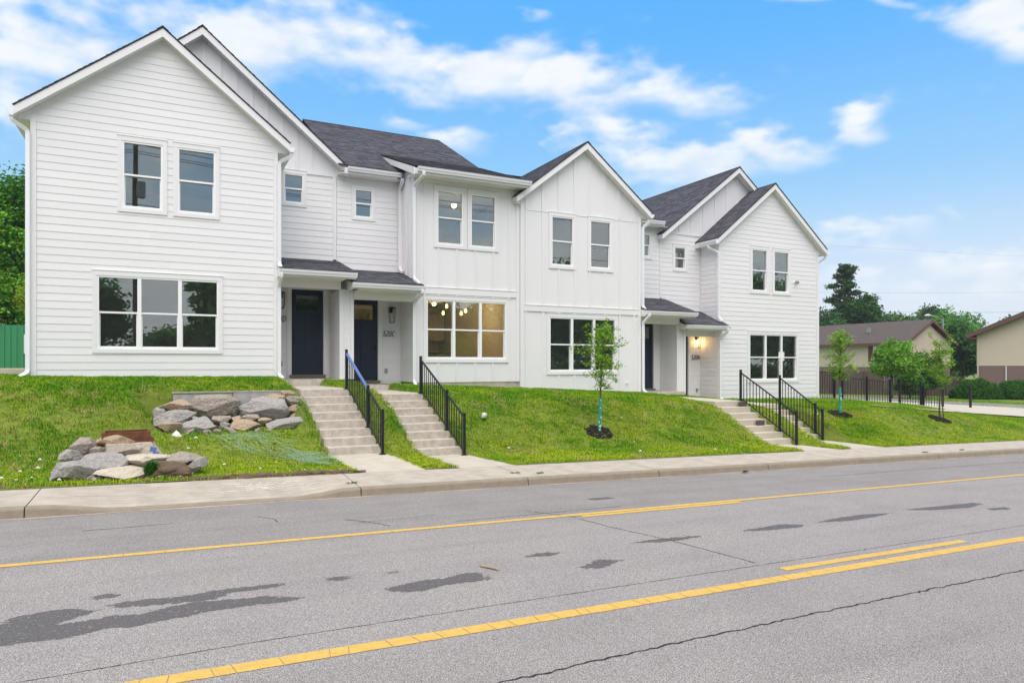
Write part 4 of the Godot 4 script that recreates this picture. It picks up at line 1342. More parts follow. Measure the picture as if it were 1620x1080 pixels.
func make_stairs() -> void:
	for i in 4:
		var s: Dictionary = STAIRS[i]
		var flight := thing("concrete_stairs", "pale concrete steps " + STAIR_WORDS[i][0], "stairs", Vector3((s.x0 + s.x1) * 0.5, s.y - s.r * s.n, s.z), "concrete stairs up the bank")
		var mat: Material = M.concrete_step if i < 2 else M.concrete_new
		var T := Basis(Vector3(0, 0, 1), Vector3.UP, Vector3(-1, 0, 0))
		for k in s.n:
			var zf: float = s.z + s.t * k
			var zb: float = (zf - s.t - 0.03) if k > 0 else [-18.945, -18.945, -19.095, -19.295][i]
			var top: float = s.y - s.r * k
			var o := stair_x(s, zf)
			var prof := PackedVector2Array([Vector2(zb, top - 0.001 * k), Vector2(zf - 0.012, top), Vector2(zf - 0.003, top - 0.004), Vector2(zf, top - 0.014), Vector2(zf - 0.012, top - 0.42), Vector2(zb, top - 0.42)])
			if k == 0 and i < 3:
				prof[0].y = top + 0.02
			part(flight, "landing" if k == 0 else "step", prism_mesh(prof, -(s.x1 + o + rng.randf_range(-0.004, 0.004)), -(s.x0 + o + rng.randf_range(-0.004, 0.004))), mat, Transform3D(T, Vector3.ZERO))
		# path to the pavement
		var z0: float = s.z + s.t * (s.n - 1) - 0.02
		var yb: float = s.y - s.r * s.n
		var st := st_new()
		var n := 6
		for k in n:
			var p: Array = []
			for q in [float(k) / n, float(k + 1) / n]:
				var zz := lerpf(z0, -12.306, q)
				for e in [s.x0 - 0.04, s.x1 + (0.10 if k >= 0 else 0.0)]:
					var x: float = e + stair_x(s, zz)
					p.append(Vector3(x, lerpf(yb, walk_y(x), q), zz))
			quad(st, p[0], p[1], p[3], p[2], Vector3.UP)
			for e in [[0, 2, Vector3.LEFT], [1, 3, Vector3.RIGHT]]:
				quad(st, p[e[0]], p[e[1]], p[e[1]] - Vector3(0, 0.12, 0), p[e[0]] - Vector3(0, 0.12, 0), e[2])
		structure("path", st.commit(), M.concrete_new)
		railing(i, s)

func railing(i: int, s: Dictionary) -> void:
	var ks := [0.0, 5.0, float(s.n)]
	var base: Array = []
	for k in ks:
		var z: float = s.z + s.t * k - (0.05 if k == 0.0 else 0.07)
		if k == s.n:
			z = s.z + s.t * (s.n - 1) + 0.2
		base.append(Vector3(s.x1 - 0.045 + stair_x(s, z), s.y - s.r * k, z))
	var r := thing("stair_railing", "black metal stair railing " + STAIR_WORDS[i][1], "railing", base[0], "black railings along the steps")
	for b in base:
		bx(r, "post", b.x - 0.028, b.x + 0.028, b.y, b.y + 0.93, b.z - 0.028, b.z + 0.028, M.iron)
		bx(r, "post_cap", b.x - 0.034, b.x + 0.034, b.y + 0.931, b.y + 0.95, b.z - 0.034, b.z + 0.034, M.iron)
		bx(r, "base_plate", b.x - 0.065, b.x + 0.065, b.y + 0.001, b.y + 0.012, b.z - 0.065, b.z + 0.065, M.iron)
	for j in 2:
		var a: Vector3 = base[j]
		var c: Vector3 = base[j + 1]
		var d := (c - a).normalized()
		var up0 := Vector3(0, 0.86, 0)
		part(r, "top_rail", tube_mesh([a + up0 + d * 0.02, c + up0 - d * 0.02], [0.02], 4, Vector2(0.04, 0.03)), M.iron)
		part(r, "bottom_rail", tube_mesh([a + Vector3(0, 0.085, 0) + d * 0.02, c + Vector3(0, 0.085, 0) - d * 0.02], [0.02], 4, Vector2(0.028, 0.024)), M.iron)
		var n := int(Vector2(c.x - a.x, c.z - a.z).length() / 0.112)
		for k in range(1, n):
			var p := a.lerp(c, float(k) / n)
			bx(r, "baluster", p.x - 0.0085, p.x + 0.0085, p.y + 0.095, p.y + 0.845, p.z - 0.0085, p.z + 0.0085, M.iron)
		if i == 0 and j == 0:
			var film := part(r, "protective_film", tube_mesh([a + up0 + d * 0.03, c + up0 - d * 0.03], [0.02], 4, Vector2(0.052, 0.042)), M.film)
			film.set_meta("label", "blue plastic film on the top rail")

# ------------------------------------------------------------------ stones
func ico(level: int) -> Array:
	if shared.has("ico%d" % level):
		return shared["ico%d" % level]
	var t := (1.0 + sqrt(5.0)) / 2.0
	var v: Array = []
	for p in [[-1, t, 0], [1, t, 0], [-1, -t, 0], [1, -t, 0], [0, -1, t], [0, 1, t], [0, -1, -t], [0, 1, -t], [t, 0, -1], [t, 0, 1], [-t, 0, -1], [-t, 0, 1]]:
		v.append(Vector3(p[0], p[1], p[2]).normalized())
	var f := [[0, 11, 5], [0, 5, 1], [0, 1, 7], [0, 7, 10], [0, 10, 11], [1, 5, 9], [5, 11, 4], [11, 10, 2], [10, 7, 6], [7, 1, 8], [3, 9, 4], [3, 4, 2], [3, 2, 6], [3, 6, 8], [3, 8, 9], [4, 9, 5], [2, 4, 11], [6, 2, 10], [8, 6, 7], [9, 8, 1]]
	for l in level:
		var mids := {}
		var nf: Array = []
		for q in f:
			var m: Array = []
			for e in [[0, 1], [1, 2], [2, 0]]:
				var key := Vector2i(mini(q[e[0]], q[e[1]]), maxi(q[e[0]], q[e[1]]))
				if not mids.has(key):
					v.append((v[q[e[0]]] + v[q[e[1]]]).normalized())
					mids[key] = v.size() - 1
				m.append(mids[key])
			nf += [[q[0], m[0], m[2]], [q[1], m[1], m[0]], [q[2], m[2], m[1]], [m[0], m[1], m[2]]]
		f = nf
	shared["ico%d" % level] = [v, f]
	return shared["ico%d" % level]

# a broken stone: a ball cut by planes, roughened
func rock_mesh(size: Vector3, seed_: int, cuts := 9, rough := 0.07, level := 3) -> Mesh:
	var r := RandomNumberGenerator.new()
	r.seed = seed_
	var s: Array = ico(level)
	var planes: Array = []
	for i in cuts:
		planes.append([Vector3(r.randfn(), r.randfn(), r.randfn()).normalized(), r.randf_range(0.46, 0.74)])
	for ax in [Vector3.UP, Vector3.DOWN, Vector3.LEFT, Vector3.RIGHT, Vector3.BACK]:
		planes.append([(ax + Vector3(r.randfn(), r.randfn(), r.randfn()) * 0.22).normalized(), r.randf_range(0.70, 0.86)])
	var nz := noise(seed_, 1.6, 4)
	var pts: Array = []
	var lo := Vector3.ONE * 9.0
	var hi := -lo
	for d in s[0]:
		var k := 1.0
		for p in planes:
			var c: float = d.dot(p[0])
			if c > 0.05:
				k = minf(k, p[1] / c)
		k += rough * nz.get_noise_3dv(d * 1.2) + rough * 0.55 * absf(nz.get_noise_3dv(d * 3.5)) + rough * 0.3 * nz.get_noise_3dv(d * 11.0)
		pts.append(d * k)
		lo = lo.min(d * k)
		hi = hi.max(d * k)
	var st := st_new()
	for q in s[1]:
		var p: Array = []
		for k in 3:
			p.append((pts[q[k]] - (lo + hi) * 0.5) / (hi - lo) * size)
		var n: Vector3 = (p[1] - p[0]).cross(p[2] - p[0]).normalized()
		if n.dot(p[0] + p[1] + p[2]) < 0.0:
			n = -n
		tri(st, p[0], p[1], p[2], n)
	return st.commit()

func ray(px: float, py: float) -> Vector3:
	var cx := (px - 810.0) / 1080.0
	return Vector3(sin(PSI) + cx * cos(PSI), (577.0 - py) / 1080.0, -cos(PSI) + cx * sin(PSI))

func on_z(px: float, py: float, z: float) -> Vector3:
	var d := ray(px, py)
	return d * (z / d.z)

func at_depth(px: float, py: float, depth: float) -> Vector3:
	return ray(px, py) * depth

# x0, y0, x1, y1 as seen, distance, tint, label
func make_stones() -> void:
	var wall_thing := thing("retaining_wall", "low grey concrete wall topping the upper boulders", "wall", Vector3(1.25, -1.4, -16.6))
	bx(wall_thing, "panel", 0.07, 1.27, -1.5, -0.65, -16.72, -16.58, M.grey_concrete)
	bx(wall_thing, "panel", 1.285, 2.45, -1.5, -0.62, -16.715, -16.58, M.grey_concrete)
	bx(wall_thing, "coping", 0.05, 2.46, -0.619, -0.595, -16.73, -16.57, M.grey_concrete)
	var list := [   # upper wall, seen at 5.4 times from (230, 590)
		[110, 235, 385, 350, -16.15, "tan", "long tan boulder at the outer end of the upper row", 1], [385, 200, 800, 388, -16.2, "brown", "largest blocky boulder against the concrete wall", 1], [820, 215, 1220, 392, -16.15, "grey", "large grey boulder with a sloping face by the concrete wall", 1],
		[1000, 185, 1200, 282, -16.4, "tan", "orange-tan boulder resting on the sloping grey one", 1], [895, 212, 1008, 270, -16.45, "grey", "small grey stone between wall and orange-tan boulder", 1], [1165, 150, 1282, 207, -16.5, "tan", "tan stone perched highest beside the steps", 1], [1198, 200, 1355, 284, -16.4, "brown", "brown-grey stone under the highest tan one", 1],
		[1215, 275, 1325, 352, -16.2, "tan", "small tan stone second from the top by the steps", 1], [1235, 335, 1367, 440, -16.1, "brown", "brown boulder beside the steps", 1], [92, 325, 412, 440, -15.85, "grey", "long grey boulder under the tan end boulder", 1], [68, 290, 165, 385, -16.1, "grey", "grey stone at the very end of the upper row", 1],
		[122, 430, 302, 508, -15.6, "tan", "flat tan stone lowest at the outer end", 1], [95, 425, 210, 482, -15.8, "brown", "brown stone tucked behind the flat tan one", 1], [312, 388, 582, 518, -15.6, "grey", "pyramid-shaped grey boulder in the lower row", 1], [575, 372, 722, 432, -15.85, "brown", "flat brown stone under the largest boulder", 1],
		[733, 368, 818, 415, -15.9, "tan", "small round tan stone under the largest boulder", 1], [822, 358, 965, 418, -15.85, "brown", "brown wedge under the sloping grey boulder", 1], [728, 402, 968, 494, -15.6, "tan", "broken tan boulder in the lower row", 1], [1048, 388, 1342, 508, -15.6, "grey", "wide grey boulder at the foot beside the steps", 1],
		[640, 422, 732, 474, -15.65, "grey", "small grey stone left in the soil of the lower row", 1], [965, 383, 1075, 435, -15.8, "tan", "small tan stone wedged under the sloping boulder", 1], [1330, 440, 1378, 475, -15.6, "tan", "smallest tan pebble by the steps", 1], [225, 495, 306, 562, -15.25, "white", "white stone alone in the grass below the upper boulders", 1],
		[395, 372, 455, 410, -15.8, "grey", "grey chip over the pyramid-shaped boulder", 1],
		# lower heap, seen from (60, 650)
		[192, 338, 398, 455, -13.35, "grey", "grey boulder at the rear end of the roadside heap", 0], [292, 238, 492, 392, -13.45, "brown", "tall brown-grey boulder beside the rusty frame", 0], [488, 213, 798, 304, -13.55, "tan", "flat tan boulder topping the roadside heap", 0], [572, 278, 888, 410, -13.35, "brown", "dark brown boulder under the flat tan one", 0],
		[445, 308, 580, 385, -13.4, "brown", "small dark stone filling the roadside heap", 0], [392, 378, 738, 514, -13.05, "grey", "long grey boulder in the middle of the heap", 0], [128, 438, 468, 600, -12.78, "grey", "speckled grey boulder lowest at the heap's end", 0], [508, 488, 948, 604, -12.72, "pale", "pale cream boulder at the foot of the heap", 0],
		[735, 383, 1118, 486, -13.0, "pale", "long cream boulder against the vault", 0], [1098, 358, 1385, 474, -12.98, "brown", "brown-grey boulder resting on the dirt mound", 0], [1288, 400, 1442, 516, -12.86, "grey", "pale grey stone at the edge of the dirt mound", 0], [840, 464, 1085, 500, -12.95, "tan", "thin tan stone under the long cream boulder", 0]]
	var n := 0
	for s in list:
		var o := Vector2(230, 590) if s[7] == 1 else Vector2(60, 650)
		var mid := Vector2((s[0] + s[2]) * 0.5, (s[1] + s[3]) * 0.5) / 5.4 + o
		var c := on_z(mid.x, mid.y, s[4])
		var m: float = (c.x * sin(PSI) - c.z * cos(PSI)) / 1080.0 / 5.4
		var size := Vector3((s[2] - s[0]) * m * 1.07, (s[3] - s[1]) * m * 1.18, 0.0)
		size.z = clampf(size.x * 0.75, size.y * 0.8, 0.75)
		var b := part(self, "boulder", rock_mesh(size, 900 + n * 7, 14, 0.05, 4), M["stone_" + s[5]], Transform3D(Basis(), c + Vector3(0, 0, -size.z * 0.18)))
		tag(b, s[6], "boulder", "boulders piled on the bank")
		n += 1
	# rubble packed between and under the boulders
	var rub := st_new()
	for i in 110:
		var upper := i < 60
		var x := rng.randf_range(0.0, 2.5) if upper else rng.randf_range(-1.45, 0.42)
		var z := rng.randf_range(-16.1, -15.35) if upper else rng.randf_range(-13.5, -12.62)
		var d := rng.randf_range(0.05, 0.13)
		var rm := rock_mesh(Vector3(d * 1.3, d, d), 2000 + i % 7, 10, 0.05, 2)
		rub.append_from(rm, 0, Transform3D(Basis(Vector3.UP, rng.randf() * TAU), Vector3(x, earth_y(x, z) + d * 0.25, z)))
	var rb := part(self, "rubble", rub.commit(), M.stone_brown)
	tag(rb, "broken stones packed between the boulders", "rubble")
	rb.set_meta("kind", "stuff")
	# a pale stone alone on the lawn
	var lone := on_z(766.0, 657.0, -15.2)
	tag(part(self, "boulder", rock_mesh(Vector3(0.17, 0.14, 0.16), 41, 8, 0.08), M.stone_white, Transform3D(Basis(), Vector3(lone.x, lone.y, lone.z))), "small white stone alone on the lawn beside the railing", "stone", "stones left on the lawn")
	# utility vault with its rusty frame
	var v := thing("utility_vault", "concrete utility vault with a rusty iron frame among the boulders", "utility vault", Vector3(-0.55, -1.8, -13.6))
	var blk := PackedVector2Array([Vector2(-0.98, -1.95), Vector2(-0.94, -1.345), Vector2(-0.28, -1.345), Vector2(-0.06, -1.72), Vector2(-0.06, -1.95)])
	part(v, "chamber", prism_mesh(blk, -14.1, -13.32), M.stone_pale)
	var fr := st_new()
	var y0 := -1.325
	for e in [[-1.04, -0.31, -13.62, -13.58], [-1.04, -0.31, -14.12, -14.08], [-1.04, -1.00, -14.08, -13.62], [-0.35, -0.31, -14.08, -13.62]]:
		add_box(fr, e[0], e[1], y0, y0 + 0.155, e[2], e[3])
	add_box(fr, -1.10, -0.25, y0 - 0.018, y0 - 0.001, -14.18, -13.50)
	for x in [-0.47, -0.29]:
		add_prism(fr, PackedVector2Array([Vector2(x, y0), Vector2(x + 0.06, y0), Vector2(x, y0 + 0.09)]), -13.579, -13.54)
	part(v, "cover_frame", fr.commit(), M.rust).set_meta("label", "rusty square iron frame on top")
	bx(v, "lid", -1.00, -0.35, y0 + 0.10, y0 + 0.115, -14.08, -13.62, M.black)
	# torn label on the chamber
	for q in [[-0.30, -0.20, -1.50, -1.42, M.film], [-0.25, -0.17, -1.58, -1.50, M.film], [-0.52, -0.42, -1.46, -1.40, M.white_marks]]:
		part(v, "torn_label", box_mesh(Vector3(0.10, 0.08, 0.004)), q[4], Transform3D(Basis(Vector3(0, 0, 1), -0.25), Vector3((q[0] + q[1]) * 0.5, (q[2] + q[3]) * 0.5, -13.318)))
	# earth heaped beside it, and the cut edge of turf along the pavement
	var mound := part(self, "dirt_mound", rock_mesh(Vector3(0.85, 0.42, 0.6), 333, 3, 0.12), M.soil, Transform3D(Basis(), Vector3(-0.02, -1.80, -12.85)))
	tag(mound, "brown earth mound between the roadside boulders", "earth")
	mound.set_meta("kind", "stuff")
	var cutst := st_new()
	var last: Array = []
	for k in 46:
		var x := 0.15 + k * 0.068
		var t := clampf(minf(k, 45 - k) / 6.0, 0.0, 1.0)
		var ring: Array = []
		for a in 6:
			var ang := PI * a / 5.0
			var rr := (0.025 + 0.035 * t) * rng.randf_range(0.5, 1.5)
			ring.append(Vector3(x + rng.randf_range(-0.02, 0.02), walk_y(x) + 0.008 + sin(ang) * rr * 0.95, -12.36 - cos(ang) * rr))
		if last.size() > 0:
			for a in 5:
				quad(cutst, last[a], ring[a], ring[a + 1], last[a + 1], (ring[a] + ring[a + 1]) * 0.5 - Vector3(x, walk_y(x), -12.36))
		last = ring
	var edge := part(self, "soil_edge", cutst.commit(), M.soil)
	tag(edge, "ragged strip of bare soil along the pavement ramp", "soil")
	edge.set_meta("kind", "stuff")
	var wd: Array = []
	for i in 26:
		wd.append([Transform3D(Basis(Vector3.UP, rng.randf() * TAU).scaled(Vector3.ONE * rng.randf_range(0.9, 1.5)), Vector3(-0.26 + rng.randf_range(-0.07, 0.07), -1.78, -12.66 + rng.randf_range(-0.05, 0.05))), Color(0.05, 0.16, 0.02) * rng.randf_range(0.7, 1.2)])
	scatter("weeds", "dark green weeds growing between the roadside boulders", "weeds", tuft(21, 12, 0.05, 0.16, 0.008), M.blade, wd)
	# pale green erosion netting lying rumpled over the cut bank
	var net := st_new()
	for k in 120:
		var u := rng.randf()
		var p := Vector3(lerpf(0.45, 2.5, pow(u, 0.6)), 0, lerpf(-15.2, -12.9, rng.randf()))
		p.z = lerpf(p.z, lerpf(-15.3, -13.3, clampf((p.x - 1.4) / 1.2, 0.0, 1.0)), 0.62)
		var path: Array = []
		var dir := Vector2(rng.randf_range(0.5, 1.0), rng.randf_range(0.1, 0.9)).normalized()
		for q in 9:
			p += Vector3(dir.x, 0, dir.y) * 0.075
			dir = (dir + Vector2(rng.randf_range(-0.5, 0.5), rng.randf_range(-0.5, 0.5)) * 0.5).normalized()
			path.append(Vector3(p.x, ground_y(p.x, p.z) + 0.035 + rng.randf_range(0.0, 0.05), p.z))
		add_tube(net, path, [0.0022], 3)
	var nt := part(self, "erosion_netting", net.commit(), M.net)
	tag(nt, "rumpled pale green erosion netting lying on the grass below the boulders", "netting")
	nt.set_meta("kind", "stuff")

# ------------------------------------------------------------------ grass
func tuft(seed_: int, blades: int, spread: float, tall: float, wide: float) -> Mesh:
	var r := RandomNumberGenerator.new()
	r.seed = seed_
	var st := st_new()
	for i in blades:
		var a := r.randf() * TAU
		var base := Vector3(cos(a), 0, sin(a)) * spread * sqrt(r.randf())
		var lean := Vector3(r.randfn(), 0, r.randfn()) * 0.38
		var h := tall * r.randf_range(0.55, 1.15)
		var side := Vector3(cos(a + 1.3), 0, sin(a + 1.3)) * wide * r.randf_range(0.7, 1.2)
		var mid := base + Vector3(0, h * 0.6, 0) + lean * h * 0.35
		var tip := base + Vector3(0, h * (0.92 - 0.25 * lean.length()), 0) + lean * h
		var n := (side.cross(mid - base)).normalized()
		if n.y < 0.0:
			n = -n
		n = (n + Vector3.UP * 1.2).normalized()
		var t := r.randf_range(0.8, 1.2)
		st.set_color(Color(t, t, t))
		tri(st, base - side, base + side, mid + side * 0.75, n)
		tri(st, base - side, mid + side * 0.75, mid - side * 0.75, n)
		tri(st, mid - side * 0.75, mid + side * 0.75, tip, n)
	return st.commit()

func scatter(called: String, label: String, category: String, mesh: Mesh, mat: Material, spots: Array, parent: Node = null) -> MultiMeshInstance3D:
	var mm := MultiMesh.new()
	mm.transform_format = MultiMesh.TRANSFORM_3D
	mm.use_colors = true
	mm.mesh = mesh
	mm.instance_count = spots.size()
	for i in spots.size():
		mm.set_instance_transform(i, spots[i][0])
		mm.set_instance_color(i, spots[i][1])
	var o := MultiMeshInstance3D.new()
	o.name = numbered(self if parent == null else parent, called)
	o.multimesh = mm
	o.material_override = mat
	if parent == null:
		add_child(o, true)
		tag(o, label, category)
	else:
		parent.add_child(o, true)
	o.set_meta("kind", "stuff")
	return o

func bare(x: float, z: float) -> bool:
	if z > -12.33:
		return true
	for s in STAIRS:
		var o := stair_x(s, z)
		if z > -20.6 and x > s.x0 + o - 0.07 and x < s.x1 + o + (0.03 if z < s.z + s.t * (s.n - 1) else 0.08):
			return true
	if z < -18.66 and x > -2.86 and x < 2.56:
		return true
	if z < -18.9 and x >= 2.5 and x < 18.6:
		return true
	if z < -19.45 and x >= 18.5 and x < 24.0:
		return true
	return false

const LAWNS := [["deep green grass on the bank", 0], ["yellow-green grass on the bank", 1]]
func make_grass() -> void:
	var patch := noise(201, 0.45, 4)
	var fine := noise(202, 2.0, 3)
	var worn := noise(203, 0.7, 4)
	var meshes := [tuft(1, 12, 0.06, 0.048, 0.0030), tuft(2, 12, 0.055, 0.075, 0.0032), tuft(3, 12, 0.065, 0.036, 0.0032)]
	var spots := [[], [], []]
	for zone in [[-4.2, 20.5, -18.75, -12.32, 90000], [17.5, 34.0, -21.5, -12.32, 42000], [-8.0, -2.9, -26.0, -18.6, 5000], [34.0, 46.0, -28.0, -12.32, 12000]]:
		for i in zone[4]:
			var x := rng.randf_range(zone[0], zone[1])
			var z := rng.randf_range(zone[2], zone[3])
			if bare(x, z):
				continue
			var p := patch.get_noise_2d(x, z)
			var f := fine.get_noise_2d(x, z)
			# thin where the ground was dug, and on worn spots
			var thin := 0.0
			if x > -0.5 and x < 2.7 and z > -16.4:
				thin = 0.55 if z < -15.2 else 0.28
			if x > 0.0 and x < 2.6 and z < -15.65 and z > -16.6:
				thin = 1.0
			if x < 0.1 and z > -14.6:
				thin = maxf(thin, 0.25 + 0.3 * f)
			if rng.randf() < thin + maxf(0.0, p * -0.8 - 0.38) or (Vector2(x, z).distance_to(Vector2(9.76, -14.5)) < 0.36 + 0.08 * f):
				continue
			var lush := clampf(0.45 + 0.9 * p + 0.35 * f + 0.35 * clampf((-15.0 - z) / 3.0, -1.0, 1.0) , 0.0, 1.0)
			var c := Color(0.37, 0.47, 0.022).lerp(Color(0.125, 0.32, 0.012), lush)
			# straw and bare earth show through in worn patches
			var dry := smoothstep(0.20, 0.50, worn.get_noise_2d(x, z))
			if x > -4.0 and x < 0.3 and z > -17.5:
				dry = maxf(dry, smoothstep(0.05, 0.40, worn.get_noise_2d(x * 1.4, z * 1.4)))
			if rng.randf() < 0.03 + 0.42 * dry:
				c = Color(0.44, 0.36, 0.14)
			if rng.randf() < 0.35 * dry:
				continue
			c = c * rng.randf_range(0.75, 1.2)
			var k := 0 if rng.randf() < 0.5 else 2
			if lush > 0.62 and rng.randf() < 0.7 or f > 0.35:
				k = 1
			if z > -12.55 and rng.randf() < 0.5:
				k = 1
			var s := rng.randf_range(0.75, 1.3)
			spots[k].append([Transform3D(Basis(Vector3.UP, rng.randf() * TAU).scaled(Vector3(s * 1.1, s, s * 1.1)), Vector3(x, earth_y(x, z) - 0.006, z)), c])
	scatter("grass", "mown green grass covering the bank", "grass", meshes[0], M.blade, spots[0])
	scatter("grass", "longer lush grass along the houses and edges", "grass", meshes[1], M.blade, spots[1])
	scatter("grass", "short yellow-green grass on the open slope", "grass", meshes[2], M.blade, spots[2])
	# scraps and stones strewn over the lawn
	var bits := st_new()
	for i in 46:
		var x := rng.randf_range(-2.4, 2.6) if i < 30 else rng.randf_range(6.2, 24.0)
		var z := rng.randf_range(-15.4, -12.5)
		if bare(x, z):
			continue
		var y := ground_y(x, z) + 0.05
		var s := rng.randf_range(0.010, 0.030)
		add_tube(bits, [Vector3(x - s, y, z), Vector3(x, y + s * 0.5, z), Vector3(x + s, y, z + s * 0.4)], [s * 0.4, s * 0.8, s * 0.3], 5)
	var sc := part(self, "gravel", bits.commit(), M.stone_white)
	tag(sc, "pale stone chips strewn over the lawn", "gravel")
	sc.set_meta("kind", "stuff")

# ------------------------------------------------------------------ trees
func spray(seed_: int, leaves: int, spread: float, size: float, flat: float, long := 1.6) -> Mesh:
	var r := RandomNumberGenerator.new()
	r.seed = seed_
	var st := st_new()
	for i in leaves:
		var c := Vector3(r.randfn() * 0.55, r.randfn() * 0.55 * flat, r.randfn() * 0.55) * spread
		var a := Vector3(r.randfn(), r.randfn() * 0.6 - 0.15, r.randfn()).normalized()
		var b := a.cross(Vector3(r.randfn(), r.randfn() + 1.2, r.randfn()).normalized()).normalized()
		var s := size * r.randf_range(0.6, 1.25)
		var n := a.cross(b).normalized()
		if n.y < 0.0:
			n = -n
		n = (n + c.normalized() * 0.5 + Vector3.UP * 0.2).normalized()
		var t := r.randf_range(0.72, 1.28)
		st.set_color(Color(t * r.randf_range(0.9, 1.15), t, t * 0.95))
		tri(st, c - a * s * long * 0.5, c + b * s * 0.5, c + a * s * long * 0.5, n)
		tri(st, c - a * s * long * 0.5, c + a * s * long * 0.5, c - b * s * 0.5, n)
	return st.commit()

func spray_mesh(kind: String) -> Mesh:
	if not shared.has("spray " + kind):
		var m: Mesh
		match kind:
			"fine": m = spray(5, 20, 0.13, 0.034, 0.55, 2.6)
			"small": m = spray(6, 18, 0.22, 0.085, 0.7)
			"mid": m = spray(12, 22, 0.38, 0.125, 0.75)
			"broad": m = spray(7, 16, 0.42, 0.20, 0.75)
			"big": m = spray(8, 16, 0.75, 0.36, 0.7)
			"needle": m = spray(9, 22, 0.5, 0.13, 0.35, 3.2)
			_: m = spray(10, 18, 0.3, 0.12, 0.8)
		shared["spray " + kind] = m
	return shared["spray " + kind]

# lumps: how many leafy lumps fill the crown; centre and half sizes of the crown relative to the foot
func tree(called: String, label: String, foot: Vector3, trunk_r: float, crown_at: Vector3, crown: Vector3, lumps: int, each: int, kind: String, col: Color, seed_: int, group: String, lump_r := 0.34, category := "tree") -> Node3D:
	var r := RandomNumberGenerator.new()
	r.seed = seed_
	var t := thing(called, label, category, foot, group)
	var st := st_new()
	var top := foot + crown_at + Vector3(0, crown.y * 0.45, 0)
	var stem: Array = []
	for i in 7:
		var q := i / 6.0
		stem.append(foot.lerp(top, q) + Vector3(r.randfn(), 0, r.randfn()) * crown.x * 0.03 * q + (Vector3(0, -0.15, 0) if i == 0 else Vector3.ZERO))
	add_tube(st, stem, [trunk_r * 1.25, trunk_r, trunk_r * 0.85, trunk_r * 0.7, trunk_r * 0.5, trunk_r * 0.33, trunk_r * 0.15], 7)
	var spots: Array = []
	var rr := (crown.x + crown.y + crown.z) / 3.0 * lump_r
	for i in lumps:
		var d := Vector3(r.randfn(), r.randfn(), r.randfn()).normalized() * pow(r.randf(), 0.42)
		if d.y < -0.5:
			d.y *= 0.6
		var c := foot + crown_at + d * (crown - Vector3.ONE * rr * 0.55)
		# a limb from the stem to each lump
		var q := clampf((c.y - foot.y - crown.length() * 0.25) / maxf(0.1, top.y - foot.y), 0.28, 0.93)
		var from: Vector3 = stem[0].lerp(stem[6], q)
		from = stem[int(q * 6.0)].lerp(stem[mini(6, int(q * 6.0) + 1)], q * 6.0 - int(q * 6.0))
		add_tube(st, [from, from.lerp(c, 0.5) + Vector3(0, -0.06 * crown.y, 0) * r.randf(), c], [trunk_r * 0.35, trunk_r * 0.2, trunk_r * 0.06], 4, Vector2.ZERO, false)
		var lr := rr * r.randf_range(0.65, 1.3)
		var shade_tone := r.randf_range(0.82, 1.2)
		for k in each:
			var e := Vector3(r.randfn(), r.randfn() * 0.8, r.randfn()).normalized() * lr * pow(r.randf(), 0.45)
			var s := r.randf_range(0.75, 1.3)
			var tone := shade_tone * r.randf_range(0.8, 1.2)
			spots.append([Transform3D(Basis(Vector3.UP, r.randf() * TAU).rotated(Vector3.RIGHT, r.randf_range(-0.5, 0.5)).scaled(Vector3.ONE * s), c + e - foot), Color(col.r * tone * r.randf_range(0.9, 1.15), col.g * tone, col.b * tone)])
	part(t, "trunk", st.commit(), M.bark)
	scatter("crown", "", "", spray_mesh(kind), M.leaf, spots, t)
	return t

